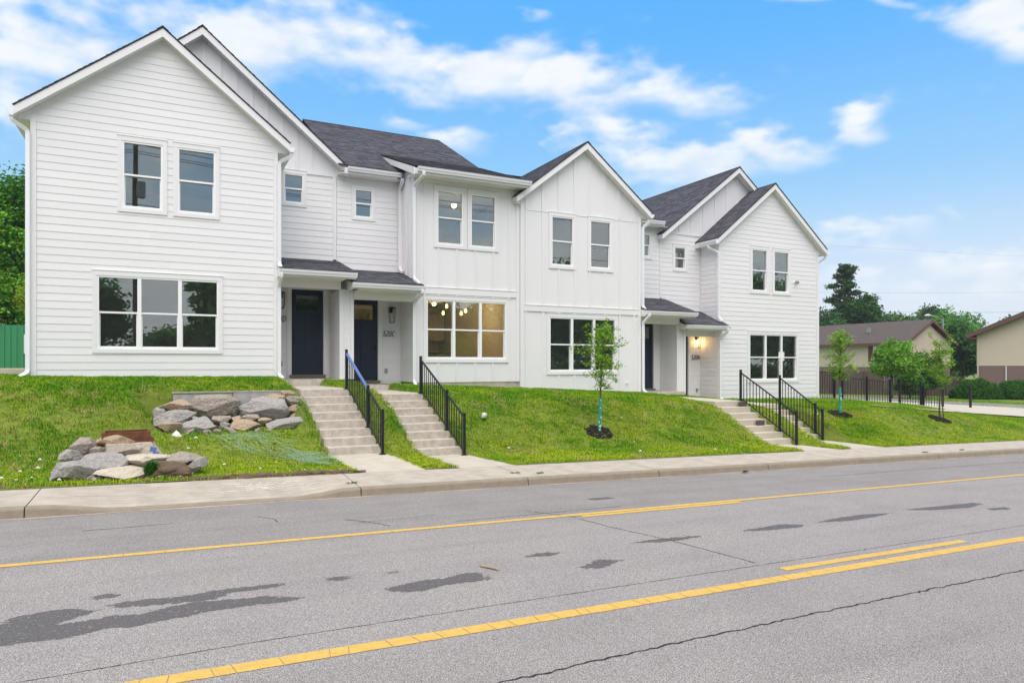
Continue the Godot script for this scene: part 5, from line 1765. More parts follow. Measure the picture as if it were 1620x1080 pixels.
func make_saplings() -> void:
	var k := 0
	for s in [[Vector3(9.76, 0, -14.5), 3.1, "young tree with a teal trunk guard in front of the batten house", true, 17], [Vector3(19.3, 0, -14.9), 3.05, "young tree with a green trunk guard beside the last steps", true, 18], [Vector3(23.9, 0, -14.5), 3.15, "young bare-stemmed tree staked near the iron fence", false, 19]]:
		var foot: Vector3 = s[0]
		foot.y = ground_y(foot.x, foot.z)
		var r := RandomNumberGenerator.new()
		r.seed = s[4]
		var t := thing("young_tree", s[2], "tree", foot, "young trees planted on the bank")
		var h: float = s[1]
		var st := st_new()
		var stem: Array = []
		for i in 9:
			stem.append(foot + Vector3((0.11 * i / 8.0 + 0.012 * sin(i * 1.9)) * (1.0 if k == 0 else 0.2), h * 0.9 * i / 8.0 - 0.05, 0.012 * cos(i * 2.3)))
		add_tube(st, stem, [0.034, 0.030, 0.027, 0.024, 0.020, 0.016, 0.012, 0.008, 0.003], 7)
		var spots: Array = []
		for i in 34:
			var q := 0.40 + 0.55 * i / 34.0
			var from: Vector3 = stem[int(q * 8.0)].lerp(stem[mini(8, int(q * 8.0) + 1)], q * 8.0 - int(q * 8.0))
			var a := i * 2.4 + r.randf() * 0.8
			var reach := h * lerpf(0.215 if k == 0 else 0.165, 0.12 if k == 0 else 0.10, (q - 0.40) / 0.55) * r.randf_range(0.55, 1.15)
			var out := Vector3(cos(a), 0, sin(a)) * reach
			var tip := from + out + Vector3(0, reach * r.randf_range(0.6, 1.25), 0)
			add_tube(st, [from, from.lerp(tip, 0.5) + Vector3(0, -0.03, 0), tip], [0.008, 0.005, 0.002], 4, Vector2.ZERO, false)
			for j in 5:
				var u := r.randf_range(0.12, 1.08)
				var p := from.lerp(tip, u) + Vector3(r.randfn(), r.randfn() * 0.7, r.randfn()) * 0.055 * h / 3.0
				var tone := r.randf_range(0.7, 1.35)
				spots.append([Transform3D(Basis(Vector3.UP, r.randf() * TAU).rotated(Vector3.RIGHT, r.randf_range(-0.5, 0.5)).scaled(Vector3.ONE * r.randf_range(0.6, 1.1)), p - foot), Color(0.23 * tone * r.randf_range(0.9, 1.2), 0.40 * tone, 0.05 * tone)])
		part(t, "trunk", st.commit(), M.bark)
		scatter("crown", "", "", spray_mesh("fine"), M.leaf, spots, t)
		if s[3]:
			var g := st_new()
			var pts: Array = []
			for i in 9:
				pts.append(stem[0].lerp(stem[8], i / 8.0 * 0.33) + Vector3(0.004 * sin(i * 2.0), 0.04, 0))
			add_tube(g, pts, [0.050, 0.046, 0.044, 0.044, 0.043, 0.042, 0.041, 0.040, 0.040], 10)
			part(t, "trunk_guard", g.commit(), M.guard)
			for i in 9:
				var p: Vector3 = pts[0].lerp(pts[8], r.randf_range(0.08, 0.95))
				var a := r.randf_range(0.2, 2.6)
				var turn := Basis(Vector3.UP, PI * 0.5 - a)
				part(t, "guard_print", box_mesh(Vector3(0.03 if i % 3 else 0.045, 0.022 if i % 2 else 0.05, 0.004)), M.guard_white, Transform3D(turn, p + turn.z * 0.044))
		else:
			part(t, "stake", tube_mesh([foot + Vector3(0.16, -0.05, 0.05), foot + Vector3(0.03, 1.25, 0.02)], [0.018], 5), M.fence_wood)
		# ring of dark mulch and turned earth
		var m := st_new()
		for i in 200:
			var a := r.randf() * TAU
			var d := sqrt(r.randf()) * (0.36 if k == 0 else 0.40)
			var x := foot.x + cos(a) * d
			var z := foot.z + sin(a) * d * 0.8
			var y := ground_y(x, z) + 0.02 + 0.07 * (1.0 - d / 0.5)
			var e := Vector3(r.randfn(), r.randfn() * 0.3, r.randfn()).normalized() * r.randf_range(0.02, 0.055)
			add_tube(m, [Vector3(x, y, z) - e, Vector3(x, y, z) + e], [r.randf_range(0.008, 0.02)], 4)
		var mu := part(self, "mulch", m.commit(), M.mulch)
		tag(mu, "dark mulch ring round the foot of the " + ["tree with the teal guard", "tree with the green guard", "staked tree"][k], "mulch")
		mu.set_meta("kind", "stuff")
		k += 1
# ------------------------------------------------------------------ what stands beyond the row
func iron_run(r: Node3D, a: Vector3, b: Vector3, tall: float, post_a: bool, post_b: bool) -> void:
	for e in [[a, post_a], [b, post_b]]:
		if e[1]:
			var p: Vector3 = e[0]
			bx(r, "post", p.x - 0.04, p.x + 0.04, p.y - 0.05, p.y + tall + 0.06, p.z - 0.04, p.z + 0.04, M.iron)
			bx(r, "post_cap", p.x - 0.046, p.x + 0.046, p.y + tall + 0.061, p.y + tall + 0.085, p.z - 0.046, p.z + 0.046, M.iron)
	for h in [0.12, tall - 0.05]:
		part(r, "rail", tube_mesh([a + Vector3(0, h, 0), b + Vector3(0, h, 0)], [0.02], 4, Vector2(0.035, 0.03)), M.iron)
	var n := int(Vector2(b.x - a.x, b.z - a.z).length() / 0.115)
	for k in range(1, n):
		var p := a.lerp(b, float(k) / n)
		part(r, "picket", box_mesh(Vector3(0.018, tall - 0.1, 0.018)), M.iron, Transform3D(Basis(), p + Vector3(0, tall * 0.5, 0)))

func make_beyond() -> void:
	# black iron fence along the drive
	var pts := {}
	for px in [1304.0, 1320.5, 1333.0, 1372.0, 1409.0, 1424.0, 1457.5, 1461.5, 1492.0, 1536.0]:
		var p := at_depth(px, 640.0, 31.0)
		p.y = ground_y(p.x, p.z) - 0.02
		pts[px] = p
	var f := thing("iron_fence", "black iron picket fence between townhouse corner and gate", "fence", pts[1333.0], "black iron fences by the drive")
	iron_run(f, pts[1333.0], pts[1372.0], 1.16, true, true)
	iron_run(f, pts[1372.0], pts[1409.0], 1.16, false, true)
	var side := pts[1320.5] as Vector3
	var f2 := thing("iron_fence", "short black iron fence panel touching the townhouse corner", "fence", side, "black iron fences by the drive")
	var near_wall := Vector3(24.2, 0, -22.0)
	near_wall.y = ground_y(24.2, -22.0) - 0.1
	iron_run(f2, near_wall, side, 1.35, true, true)
	var gt := thing("iron_gate", "black iron picket gate between two taller posts", "gate", pts[1424.0])
	iron_run(gt, pts[1424.0], pts[1457.5], 1.16, true, true)
	var f3 := thing("iron_fence", "black iron picket fence beyond the gate, ending at the staked tree", "fence", pts[1461.5], "black iron fences by the drive")
	iron_run(f3, pts[1461.5], pts[1492.0], 0.98, true, true)
	var p4: Vector3 = pts[1536.0]
	var f4 := thing("fence_post", "lone black post standing beside the drive", "post", p4)
	bx(f4, "shaft", p4.x - 0.04, p4.x + 0.04, p4.y - 0.05, p4.y + 1.12, p4.z - 0.04, p4.z + 0.04, M.iron)
	bx(f4, "post_cap", p4.x - 0.046, p4.x + 0.046, p4.y + 1.121, p4.y + 1.145, p4.z - 0.046, p4.z + 0.046, M.iron)
	part(f4, "footing", tube_mesh([p4 + Vector3(0, -0.1, 0), p4 + Vector3(0, 0.05, 0)], [0.16, 0.13], 10), M.concrete)

	# concrete drive with a raised far kerb
	var drive := st_new()
	var dk := st_new()
	var near: Array = []
	var far: Array = []
	for q in [[1285.0, 633.0, 629.0], [1380.0, 643.0, 634.0], [1480.0, 651.0, 639.5], [1570.0, 657.0, 644.0], [1680.0, 664.0, 650.0]]:
		for e in [[q[1], near], [q[2], far]]:
			var d := ray(q[0], e[0])
			var t := 34.0
			for i in 30:
				var y := ground_y(d.x * t, d.z * t)
				t = lerpf(t, (y + 0.02) / d.y, 0.5)
			e[1].append(d * t + Vector3(0, 0.045, 0))
	for i in near.size() - 1:
		quad(drive, near[i], near[i + 1], far[i + 1], far[i], Vector3.UP)
		var w: Vector3 = (far[i] - near[i]).normalized() * 0.25
		w.y = 0.0
		var up := Vector3(0, 0.13, 0)
		quad(dk, far[i] + up, far[i + 1] + up, far[i + 1] + up + w, far[i] + up + w, Vector3.UP)
		quad(dk, far[i] + up, far[i + 1] + up, far[i + 1], far[i], Vector3(0, 0, 1))
	var dv := structure("drive", drive.commit(), M.concrete_new)
	part(dv, "kerb", dk.commit(), M.grey_concrete)

	neighbour_one()
	neighbour_two()
	# wooden fences
	plank_fence("brown board fence in front of the tan house with shutters", Vector3(44.5, 0, -37.5), Vector3(50.8, 0, -30.6), 1.75)
	plank_fence("dark board fence between hedge and tan gable house", Vector3(50.0, 0, -31.5), Vector3(53.6, 0, -30.9), 1.5)
	var green := thing("metal_fence", "green corrugated metal fence beyond the end townhouse", "fence", Vector3(-6, -0.1, -36))
	for i in 16:
		var x := -13.0 + i * 0.9
		bx(green, "sheet", x, x + 0.895, -0.2, 1.72, -36.05, -36.0, M.fence_green)
		for k in 4:
			bx(green, "rib", x + 0.08 + k * 0.22, x + 0.14 + k * 0.22, -0.2, 1.715, -35.999, -35.96, M.fence_green)
	var lp := st_new()
	add_box(lp, -9.0, -2.95, -0.4, -0.11, -27.0, -22.5)
	structure("parking_pad", lp.commit(), M.concrete_new)

	# trees; the farther ones paler through the air
	var gA := "trees behind the neighbouring houses"
	var put := func(px: float, depth: float, ground: float) -> Vector3:
		var d := ray(px, 577.0) * depth
		return Vector3(d.x, ground, d.z)
	pine(put.call(1337.0, 80.0, -2.7), 14.4)
	tree("broadleaf_tree", "dark leafy tree leaning out beside the ragged pine", put.call(1366.0, 78.0, -2.7), 0.22, Vector3(0, 7.0, 0), Vector3(2.6, 4.4, 2.4), 20, 60, "broad", Color(0.057, 0.142, 0.037), 301, gA)
	tree("broadleaf_tree", "low dark tree under the ragged pine", put.call(1312.0, 76.0, -2.7), 0.22, Vector3(0, 5.4, 0), Vector3(3.0, 3.0, 2.6), 22, 60, "broad", Color(0.061, 0.162, 0.051), 302, gA)
	tree("broadleaf_tree", "broad light green tree with a domed crown behind the street lamp", put.call(1510.0, 88.0, -2.7), 0.32, Vector3(0, 5.6, 0), Vector3(5.0, 4.2, 4.6), 46, 62, "broad", Color(0.114, 0.275, 0.054), 303, gA)
	tree("broadleaf_tree", "far green tree behind the shingled brown roof", put.call(1402.0, 118.0, -2.8), 0.3, Vector3(0, 7.4, 0), Vector3(4.0, 4.4, 3.6), 26, 42, "big", Color(0.070, 0.150, 0.036), 304, gA)
	tree("broadleaf_tree", "small far tree next to the one behind the brown roof", put.call(1432.0, 116.0, -2.8), 0.25, Vector3(0, 7.2, 0), Vector3(2.8, 3.4, 2.6), 16, 36, "big", Color(0.080, 0.165, 0.036), 305, gA)
	tree("broadleaf_tree", "taller far tree just behind the domed crown", put.call(1470.0, 125.0, -2.8), 0.3, Vector3(0, 8.6, 0), Vector3(4.0, 4.6, 3.6), 26, 40, "big", Color(0.065, 0.145, 0.034), 306, gA)
	tree("broadleaf_tree", "dark green tree between the two tan houses", put.call(1520.0, 68.0, -2.6), 0.22, Vector3(0, 3.6, 0), Vector3(3.2, 3.0, 2.8), 24, 60, "broad", Color(0.053, 0.142, 0.031), 307, gA)
	tree("broadleaf_tree", "tree top showing over the roof of the gable house", put.call(1625.0, 85.0, -2.7), 0.3, Vector3(0, 6.8, 0), Vector3(3.0, 3.2, 3.0), 18, 50, "broad", Color(0.057, 0.142, 0.043), 308, gA)
	tree("ornamental_tree", "bright green multi-stemmed small tree behind the iron gate", put.call(1412.0, 43.0, -2.2), 0.07, Vector3(0, 2.35, 0), Vector3(1.5, 1.25, 1.4), 22, 70, "small", Color(0.209, 0.420, 0.048), 309, "trees by the drive")
	tree("shrub", "dark leafy shrub between the small tree and the staked tree", put.call(1464.0, 47.0, -2.2), 0.06, Vector3(0, 1.5, 0), Vector3(1.5, 1.5, 1.3), 20, 70, "small", Color(0.072, 0.180, 0.034), 310, "shrubs by the drive", 0.34, "shrub")
	tree("shrub", "low round shrub at the foot of the dark one", put.call(1440.0, 45.0, -2.2), 0.05, Vector3(0, 0.85, 0), Vector3(1.0, 0.8, 0.9), 14, 60, "small", Color(0.095, 0.228, 0.037), 311, "shrubs by the drive", 0.34, "shrub")
	for hd in [[1545.0, 46.0, 1.72, 1.25, "wide clipped evergreen bush in front of the brick wall", 321], [1609.0, 46.0, 1.75, 1.15, "clipped evergreen bush beside the wide one", 322]]:
		hedge(put.call(hd[0], hd[1], -2.25), hd[2], hd[3], hd[4], hd[5])
	# trees at the other end of the row
	tree("broadleaf_tree", "tall dark tree over the green metal fence", Vector3(-8.6, -0.1, -41.0), 0.34, Vector3(0, 6.3, 0), Vector3(4.6, 4.4, 4.4), 46, 150, "mid", Color(0.094, 0.279, 0.043), 331, "trees beyond the end townhouse")
	tree("broadleaf_tree", "mid green tree right behind the green metal fence", Vector3(-7.6, -0.1, -38.4), 0.24, Vector3(0, 3.9, 0), Vector3(3.6, 4.0, 3.0), 52, 95, "small", Color(0.206, 0.460, 0.052), 332, "trees beyond the end townhouse")
	tree("sapling", "yellow-green sapling against the end townhouse", Vector3(-4.0, -0.15, -26.6), 0.02, Vector3(0, 2.3, 0), Vector3(0.5, 1.1, 0.5), 12, 16, "fine", Color(0.300, 0.420, 0.051), 333, "trees beyond the end townhouse")
	# street lamp over the roofs
	var lp0: Vector3 = put.call(1492.5, 74.0, -2.6)
	var lamp := thing("street_lamp", "grey street lamp with a curved arm above the shingled roof", "street lamp", lp0)
	part(lamp, "pole", tube_mesh([lp0, lp0 + Vector3(0, 7.6, 0)], [0.11, 0.08], 8), M.grey_metal)
	part(lamp, "arm", tube_mesh([lp0 + Vector3(0, 7.3, 0), lp0 + Vector3(-0.5, 7.75, -0.2), lp0 + Vector3(-1.3, 7.95, -0.6)], [0.045], 6), M.grey_metal)
	part(lamp, "lamp_head", tube_mesh([lp0 + Vector3(-1.2, 7.95, -0.55), lp0 + Vector3(-1.5, 7.98, -0.7), lp0 + Vector3(-1.85, 7.94, -0.85)], [0.06, 0.14, 0.05], 8), M.stone_white)
	# overhead lines crossing behind
	for w in [[Vector3(40, 8.2, -62), Vector3(110, 8.6, -30), 0.5, "overhead wire crossing above the domed tree"], [Vector3(40, 5.0, -45), Vector3(78, 4.8, -24), 0.5, "overhead wire crossing in front of the gable house"], [Vector3(30, 21, -90), Vector3(160, 19, -60), 0.8, "highest overhead wire across the sky beyond the houses"]]:
		wire(w[0], w[1], w[2], w[3], 0.007)

func wire(a: Vector3, b: Vector3, sag: float, label: String, r := 0.012) -> void:
	var pts: Array = []
	for i in 17:
		var t := i / 16.0
		pts.append(a.lerp(b, t) - Vector3(0, sag * 4.0 * t * (1.0 - t), 0))
	tag(part(self, "overhead_wire", tube_mesh(pts, [r], 4), M.wire), label, "wire", "overhead wires")

func hedge(at: Vector3, half: float, tall: float, label: String, seed_: int) -> void:
	var r := RandomNumberGenerator.new()
	r.seed = seed_
	var t := thing("clipped_bush", label, "bush", at, "clipped evergreen bushes")
	var st := st_new()
	for i in 5:
		var a := TAU * i / 5.0
		add_tube(st, [at + Vector3(0, -0.05, 0), at + Vector3(cos(a) * half * 0.4, tall * 0.6, sin(a) * half * 0.3)], [0.05, 0.02], 5)
	part(t, "stem", st.commit(), M.bark)
	var spots: Array = []
	for i in 2600:
		var d := Vector3(r.randfn(), absf(r.randfn()), r.randfn()).normalized()
		var k := 0.72 + 0.28 * pow(r.randf(), 0.5) + 0.05 * sin(d.x * 9.0 + d.z * 7.0)
		var p := Vector3(d.x * half, d.y * tall * 0.98 + 0.02, d.z * half * 0.75) * k
		var tone := r.randf_range(0.75, 1.25)
		spots.append([Transform3D(Basis(Vector3.UP, r.randf() * TAU).scaled(Vector3.ONE * r.randf_range(0.5, 0.8)), p), Color(0.055 * tone, 0.165 * tone, 0.02 * tone)])
	scatter("foliage", "", "", spray_mesh("small"), M.leaf, spots, t)

func pine(foot: Vector3, tall: float) -> void:
	var r := RandomNumberGenerator.new()
	r.seed = 44
	var t := thing("pine_tree", "ragged dark pine with gapped tiers rising over the brown roof", "tree", foot, "trees behind the neighbouring houses")
	var st := st_new()
	add_tube(st, [foot, foot + Vector3(0.1, tall * 0.5, 0), foot + Vector3(-0.1, tall * 0.97, 0)], [0.28, 0.19, 0.04], 8)
	var spots: Array = []
	for i in 44:
		var q := 0.30 + 0.70 * i / 44.0
		var from := foot + Vector3(0.05, tall * q, 0)
		var a := i * 2.399 + r.randf() * 0.6
		var reach := tall * lerpf(0.30, 0.05, pow((q - 0.30) / 0.70, 0.8)) * r.randf_range(0.45, 1.1)
		var out := Vector3(cos(a), 0, sin(a))
		var mid := from + out * reach * 0.55 + Vector3(0, reach * 0.10, 0)
		var tip := from + out * reach + Vector3(0, reach * r.randf_range(-0.05, 0.22), 0)
		add_tube(st, [from, mid, tip], [0.06, 0.04, 0.015], 4, Vector2.ZERO, false)
		for j in int(10 + reach * 9.0):
			var u := pow(r.randf(), 0.6) * 0.85 + 0.2
			var p := from.lerp(mid, u * 2.0) if u < 0.5 else mid.lerp(tip, u * 2.0 - 1.0)
			p += Vector3(r.randfn(), r.randfn() * 0.35, r.randfn()) * 0.16 * reach * 0.6
			var tone := r.randf_range(0.7, 1.25)
			spots.append([Transform3D(Basis(Vector3.UP, r.randf() * TAU).scaled(Vector3.ONE * r.randf_range(0.7, 1.2)), p - foot), Color(0.075 * tone, 0.135 * tone, 0.045 * tone)])
	part(t, "trunk", st.commit(), M.bark)
	scatter("crown", "", "", spray_mesh("needle"), M.leaf, spots, t)

func plank_fence(label: String, a: Vector3, b: Vector3, tall: float) -> void:
	var f := thing("board_fence", label, "fence", Vector3(a.x, ground_y(a.x, a.z), a.z), "wooden board fences")
	var n := int(a.distance_to(b) / 0.15)
	var turn := Basis(Vector3.UP, -atan2(b.z - a.z, b.x - a.x))
	for i in n:
		var p := a.lerp(b, (i + 0.5) / n)
		p.y = ground_y(p.x, p.z) + tall * 0.5
		part(f, "board", box_mesh(Vector3(0.14, tall + 0.04 * (i % 3), 0.02)), M.fence_wood, Transform3D(turn, p + turn.z * 0.02 * (i % 2)))
	for i in int(n / 14.0) + 1:
		var p := a.lerp(b, minf(1.0, i * 14.0 / n))
		p.y = ground_y(p.x, p.z) + tall * 0.52
		part(f, "post", box_mesh(Vector3(0.1, tall * 1.06, 0.1)), M.fence_wood, Transform3D(turn, p + turn.z * 0.09))

func lbx(h: Node3D, parent: Node, called: String, x0: float, x1: float, y0: float, y1: float, z0: float, z1: float, mat: Material) -> Node3D:
	return part(parent, called, box_mesh(Vector3(absf(x1 - x0), absf(y1 - y0), absf(z1 - z0))), mat, h.global_transform * Transform3D(Basis(), Vector3(x0 + x1, y0 + y1, z0 + z1) * 0.5))

# tan house: gable to the street, long side with shuttered windows and brick below
func neighbour_one() -> void:
	var g := -2.65
	var o := Vector3(59.8, g, -39.3)
	var h := thing("tan_house", "tan house with brown shingle roof and dark red shutters", "house", o, "tan neighbouring houses")
	var w := 6.6
	var dp := 18.0
	var eave := 4.72
	var brick := 2.45
	lbx(h, h, "brick_base", 0.0, w, 0.0, brick, 0.0, -dp, M.brick)
	lbx(h, h, "wall", -0.02, w + 0.02, brick, eave, 0.02, -dp - 0.02, M.tan_siding)
	var st := st_new()
	add_prism(st, PackedVector2Array([Vector2(-0.02, eave), Vector2(w * 0.5, eave + 1.75), Vector2(w + 0.02, eave)]), -dp, 0.02)
	part(h, "gable", st.commit(), M.tan_siding, h.global_transform)
	# courses of siding in low relief
	for k in 12:
		var y := brick + 0.19 * k
		lbx(h, h, "siding_board", -0.045, -0.021, y, y + 0.18, 0.0, -dp, M.tan_siding)
	for k in 20:
		var y := brick + 0.19 * k
		var half := w * 0.5 if y < eave - 0.1 else (eave + 1.6 - y) / 1.75 * w * 0.5
		if half > 0.2:
			lbx(h, h, "siding_board", w * 0.5 - half, w * 0.5 + half, y, y + 0.18, 0.021, 0.045, M.tan_siding)
	var rise := 1.95
	for s in [-1.0, 1.0]:
		var ro := st_new()
		var outl := PackedVector2Array([Vector2(w * 0.5, eave + rise + 0.02), Vector2(w * 0.5 + s * (w * 0.5 + 0.5), eave - 0.20), Vector2(w * 0.5 + s * (w * 0.5 + 0.5), eave - 0.02), Vector2(w * 0.5, eave + rise + 0.20)])
		add_prism(ro, outl, -dp - 0.4, 0.42)
		part(h, "roof", ro.commit(), M.brown_roof, h.global_transform)
		var ra := st_new()
		var o2 := PackedVector2Array([Vector2(w * 0.5, eave + rise - 0.08), Vector2(w * 0.5 + s * (w * 0.5 + 0.5), eave - 0.30), Vector2(w * 0.5 + s * (w * 0.5 + 0.5), eave - 0.05), Vector2(w * 0.5, eave + rise + 0.17)])
		add_prism(ra, o2, 0.421, 0.48)
		part(h, "rake_board", ra.commit(), M.brown_trim, h.global_transform)
		lbx(h, h, "eave_board", w * 0.5 + s * (w * 0.5 + 0.501), w * 0.5 + s * (w * 0.5 + 0.54), eave - 0.28, eave - 0.03, 0.42, -dp - 0.4, M.brown_trim)
	# windows with shutters on the long side, which faces the townhouses
	for q in [[2.4, 1.6], [12.6, 1.6], [8.0, 0.0]]:
		if q[1] == 0.0:
			continue
		var z: float = -q[0]
		var win := Node3D.new()
		win.name = numbered(h, "window")
		h.add_child(win, true)
		win.position = Vector3(0, brick + 0.75, z)
		lbx(h, win, "frame", -0.07, -0.046, brick + 0.72, brick + 2.02, z - 0.8, z + 0.8, M.trim)
		for e in [[z - 0.72, z - 0.08], [z + 0.08, z + 0.72]]:
			lbx(h, win, "blind", -0.074, -0.071, brick + 0.80, brick + 1.94, e[0], e[1], M.blind)
			lbx(h, win, "pane", -0.092, -0.088, brick + 0.80, brick + 1.94, e[0], e[1], M.glass)
		for s in [-1.0, 1.0]:
			lbx(h, h, "shutter", -0.08, -0.046, brick + 0.5, brick + 2.05, z + s * 0.84, z + s * 1.3, M.shutter)
	lbx(h, h, "doorway", -0.06, -0.01, 0.4, brick - 0.05, -2.1, -0.9, M.trim)
	lbx(h, h, "roof_vent", 1.2, 1.5, eave + 1.05, eave + 1.55, -4.5, -4.8, M.grey_metal)
	lbx(h, h, "roof_vent", 0.4, 0.52, eave + 0.5, eave + 0.85, -7.0, -7.12, M.black)

# tan gable house with a brick foot
func neighbour_two() -> void:
	var g := -2.55
	var turn := -atan2(0.893, 0.45)
	var h := thing("tan_house", "tan gable house on a brick base behind the clipped bushes", "house", Vector3(52.9, g, -29.4), "tan neighbouring houses", turn)
	var w := 11.0
	var dp := 12.0
	var eave := 4.75
	var brick := 2.5
	lbx(h, h, "brick_base", 0.04, w, 0.0, brick, 0.04, -dp, M.brick)
	lbx(h, h, "wall", 0.0, w, brick, eave, 0.0, -dp, M.tan_siding)
	var st := st_new()
	add_prism(st, PackedVector2Array([Vector2(0, eave), Vector2(w * 0.5, eave + 2.45), Vector2(w, eave)]), -dp, 0.0)
	part(h, "gable", st.commit(), M.tan_siding, h.global_transform)
	for k in 28:
		var y := brick + 0.16 * k
		var half := w * 0.5 if y < eave - 0.1 else (eave + 2.3 - y) / 2.45 * w * 0.5
		if half > 0.3:
			var bd := st_new()
			var a := Vector3(w * 0.5 - half, y, 0.03)
			var b := Vector3(w * 0.5 + half, y, 0.03)
			quad(bd, a, b, b + Vector3(0, 0.155, -0.02), a + Vector3(0, 0.155, -0.02), Vector3(0, 0, 1))
			quad(bd, a, b, b + Vector3(0, 0, -0.028), a + Vector3(0, 0, -0.028), Vector3.DOWN)
			part(h, "siding_board", bd.commit(), M.tan_siding, h.global_transform)
	for s in [-1.0, 1.0]:
		var ro := st_new()
		add_prism(ro, PackedVector2Array([Vector2(w * 0.5, eave + 2.62), Vector2(w * 0.5 + s * (w * 0.5 + 0.6), eave - 0.12), Vector2(w * 0.5 + s * (w * 0.5 + 0.6), eave + 0.04), Vector2(w * 0.5, eave + 2.80)]), -dp - 0.4, 0.6)
		part(h, "roof", ro.commit(), M.brown_roof, h.global_transform)
		var ra := st_new()
		add_prism(ra, PackedVector2Array([Vector2(w * 0.5, eave + 2.45), Vector2(w * 0.5 + s * (w * 0.5 + 0.6), eave - 0.28), Vector2(w * 0.5 + s * (w * 0.5 + 0.6), eave - 0.01), Vector2(w * 0.5, eave + 2.74)]), 0.601, 0.66)
		part(h, "rake_board", ra.commit(), M.brown_trim, h.global_transform)
		lbx(h, h, "soffit", w * 0.5 + s * (w * 0.5 + 0.001), w * 0.5 + s * (w * 0.5 + 0.6), eave - 0.28, eave - 0.2, 0.6, -dp, M.brown_trim)
	part(h, "downspout", tube_mesh([Vector3(0.08, eave - 0.3, 0.12), Vector3(0.08, 0.2, 0.12)], [0.05], 6), M.tan_siding, h.global_transform)
	part(h, "pipe", tube_mesh([Vector3(1.75, brick - 0.02, 0.08), Vector3(1.75, 0.1, 0.08)], [0.035], 6), M.trim, h.global_transform)

# ------------------------------------------------------------------ across the street, seen only in the glass
func make_behind() -> void:
	var gp := "trees across the street"
	var words := ["low spreading tree across the street by the utility pole", "tall dense tree across the street opposite the end townhouse", "small tree across the street opposite the porch roofs", "wide tree across the street", "mid-height tree across the street", "tall tree across the street opposite the batten gable", "tree across the street opposite the young tree with the teal guard", "narrow tall tree across the street", "broad tree far along the street", "tallest tree across the street", "dark tall tree across the street opposite the last townhouse", "far tall tree across the street", "hedge-like tree across the street", "round tree across the street by the road bend"]
	var k := 0
	for t in [[-6.0, 15.0, 8.6, 3.6], [4.1, 12.5, 10.5, 2.4], [0.6, 19.0, 4.6, 3.6], [-16.0, 16.0, 10.0, 4.5], [9.6, 14.5, 9.5, 3.2], [20.5, 18.0, 8.6, 4.0], [15.0, 14.5, 9.0, 3.2], [33.0, 17.0, 12.0, 2.4], [27.5, 21.0, 9.0, 4.0], [50.0, 20.0, 13.0, 5.0], [59.0, 19.0, 13.5, 4.6], [69.0, 21.0, 13.5, 5.5], [41.0, 19.0, 9.5, 4.6], [82.0, 22.0, 13.0, 6.0]]:
		var foot := Vector3(t[0], -1.93 + fall(t[0]) + 0.02 * 14.0 - 0.1, t[1])
		tree("street_tree", words[k], foot, 0.2, Vector3(0, t[2] * 0.56, 0), Vector3(t[3], t[2] * 0.44, t[3]), 40, 46, "big" if t[2] > 9.0 else "broad", Color(0.08, 0.19, 0.035), 400 + k, gp)
		k += 1
	for i in 12:
		var x := -12.0 + i * 7.0
		tree("roadside_shrub", "overgrown dark shrub in the roadside hedge across the street", Vector3(x, -1.9 + fall(x), 10.0 + (i % 3) * 0.5), 0.08, Vector3(0, 1.35, 0), Vector3(3.9, 1.35 + 0.3 * (i % 2), 1.3), 34, 34, "broad", Color(0.05, 0.12, 0.03), 460 + i, "hedge shrubs across the street", 0.34, "shrub")
	var p := thing("utility_pole", "wooden utility pole across the street carrying the wires", "utility pole", Vector3(-1.75, -1.9, 7.2))
	part(p, "shaft", tube_mesh([Vector3(-1.75, -2.0, 7.2), Vector3(-1.7, 13.2, 7.2)], [0.18, 0.12], 10), M.bark)
	bx(p, "cross_arm", -1.76, -1.64, 12.1, 12.25, 6.2, 8.2, M.fence_wood)
	part(p, "transformer", tube_mesh([Vector3(-1.4, 9.6, 7.1), Vector3(-1.4, 10.5, 7.1)], [0.24], 12), M.grey_metal)
	for z in [6.3, 7.6, 8.1]:
		part(p, "insulator", tube_mesh([Vector3(-1.7, 12.25, z), Vector3(-1.7, 12.45, z)], [0.05, 0.03], 8), M.grey_metal)
	var n := 0
	for w in [[12.4, 6.3], [12.4, 7.6], [12.4, 8.1], [9.2, 7.05], [8.2, 7.05]]:
		wire(Vector3(-1.7, w[0], w[1]), Vector3(38.0, w[0] - 0.6, w[1]), 0.7, "overhead wire along the street, " + ["front", "middle", "back", "upper service", "lowest"][n] + " of five", 0.02)
		wire(Vector3(-40.0, w[0] + 0.4, w[1]), Vector3(-1.7, w[0], w[1]), 0.7, "overhead wire beyond the pole, " + ["front", "middle", "back", "upper service", "lowest"][n] + " of five", 0.02)
		n += 1

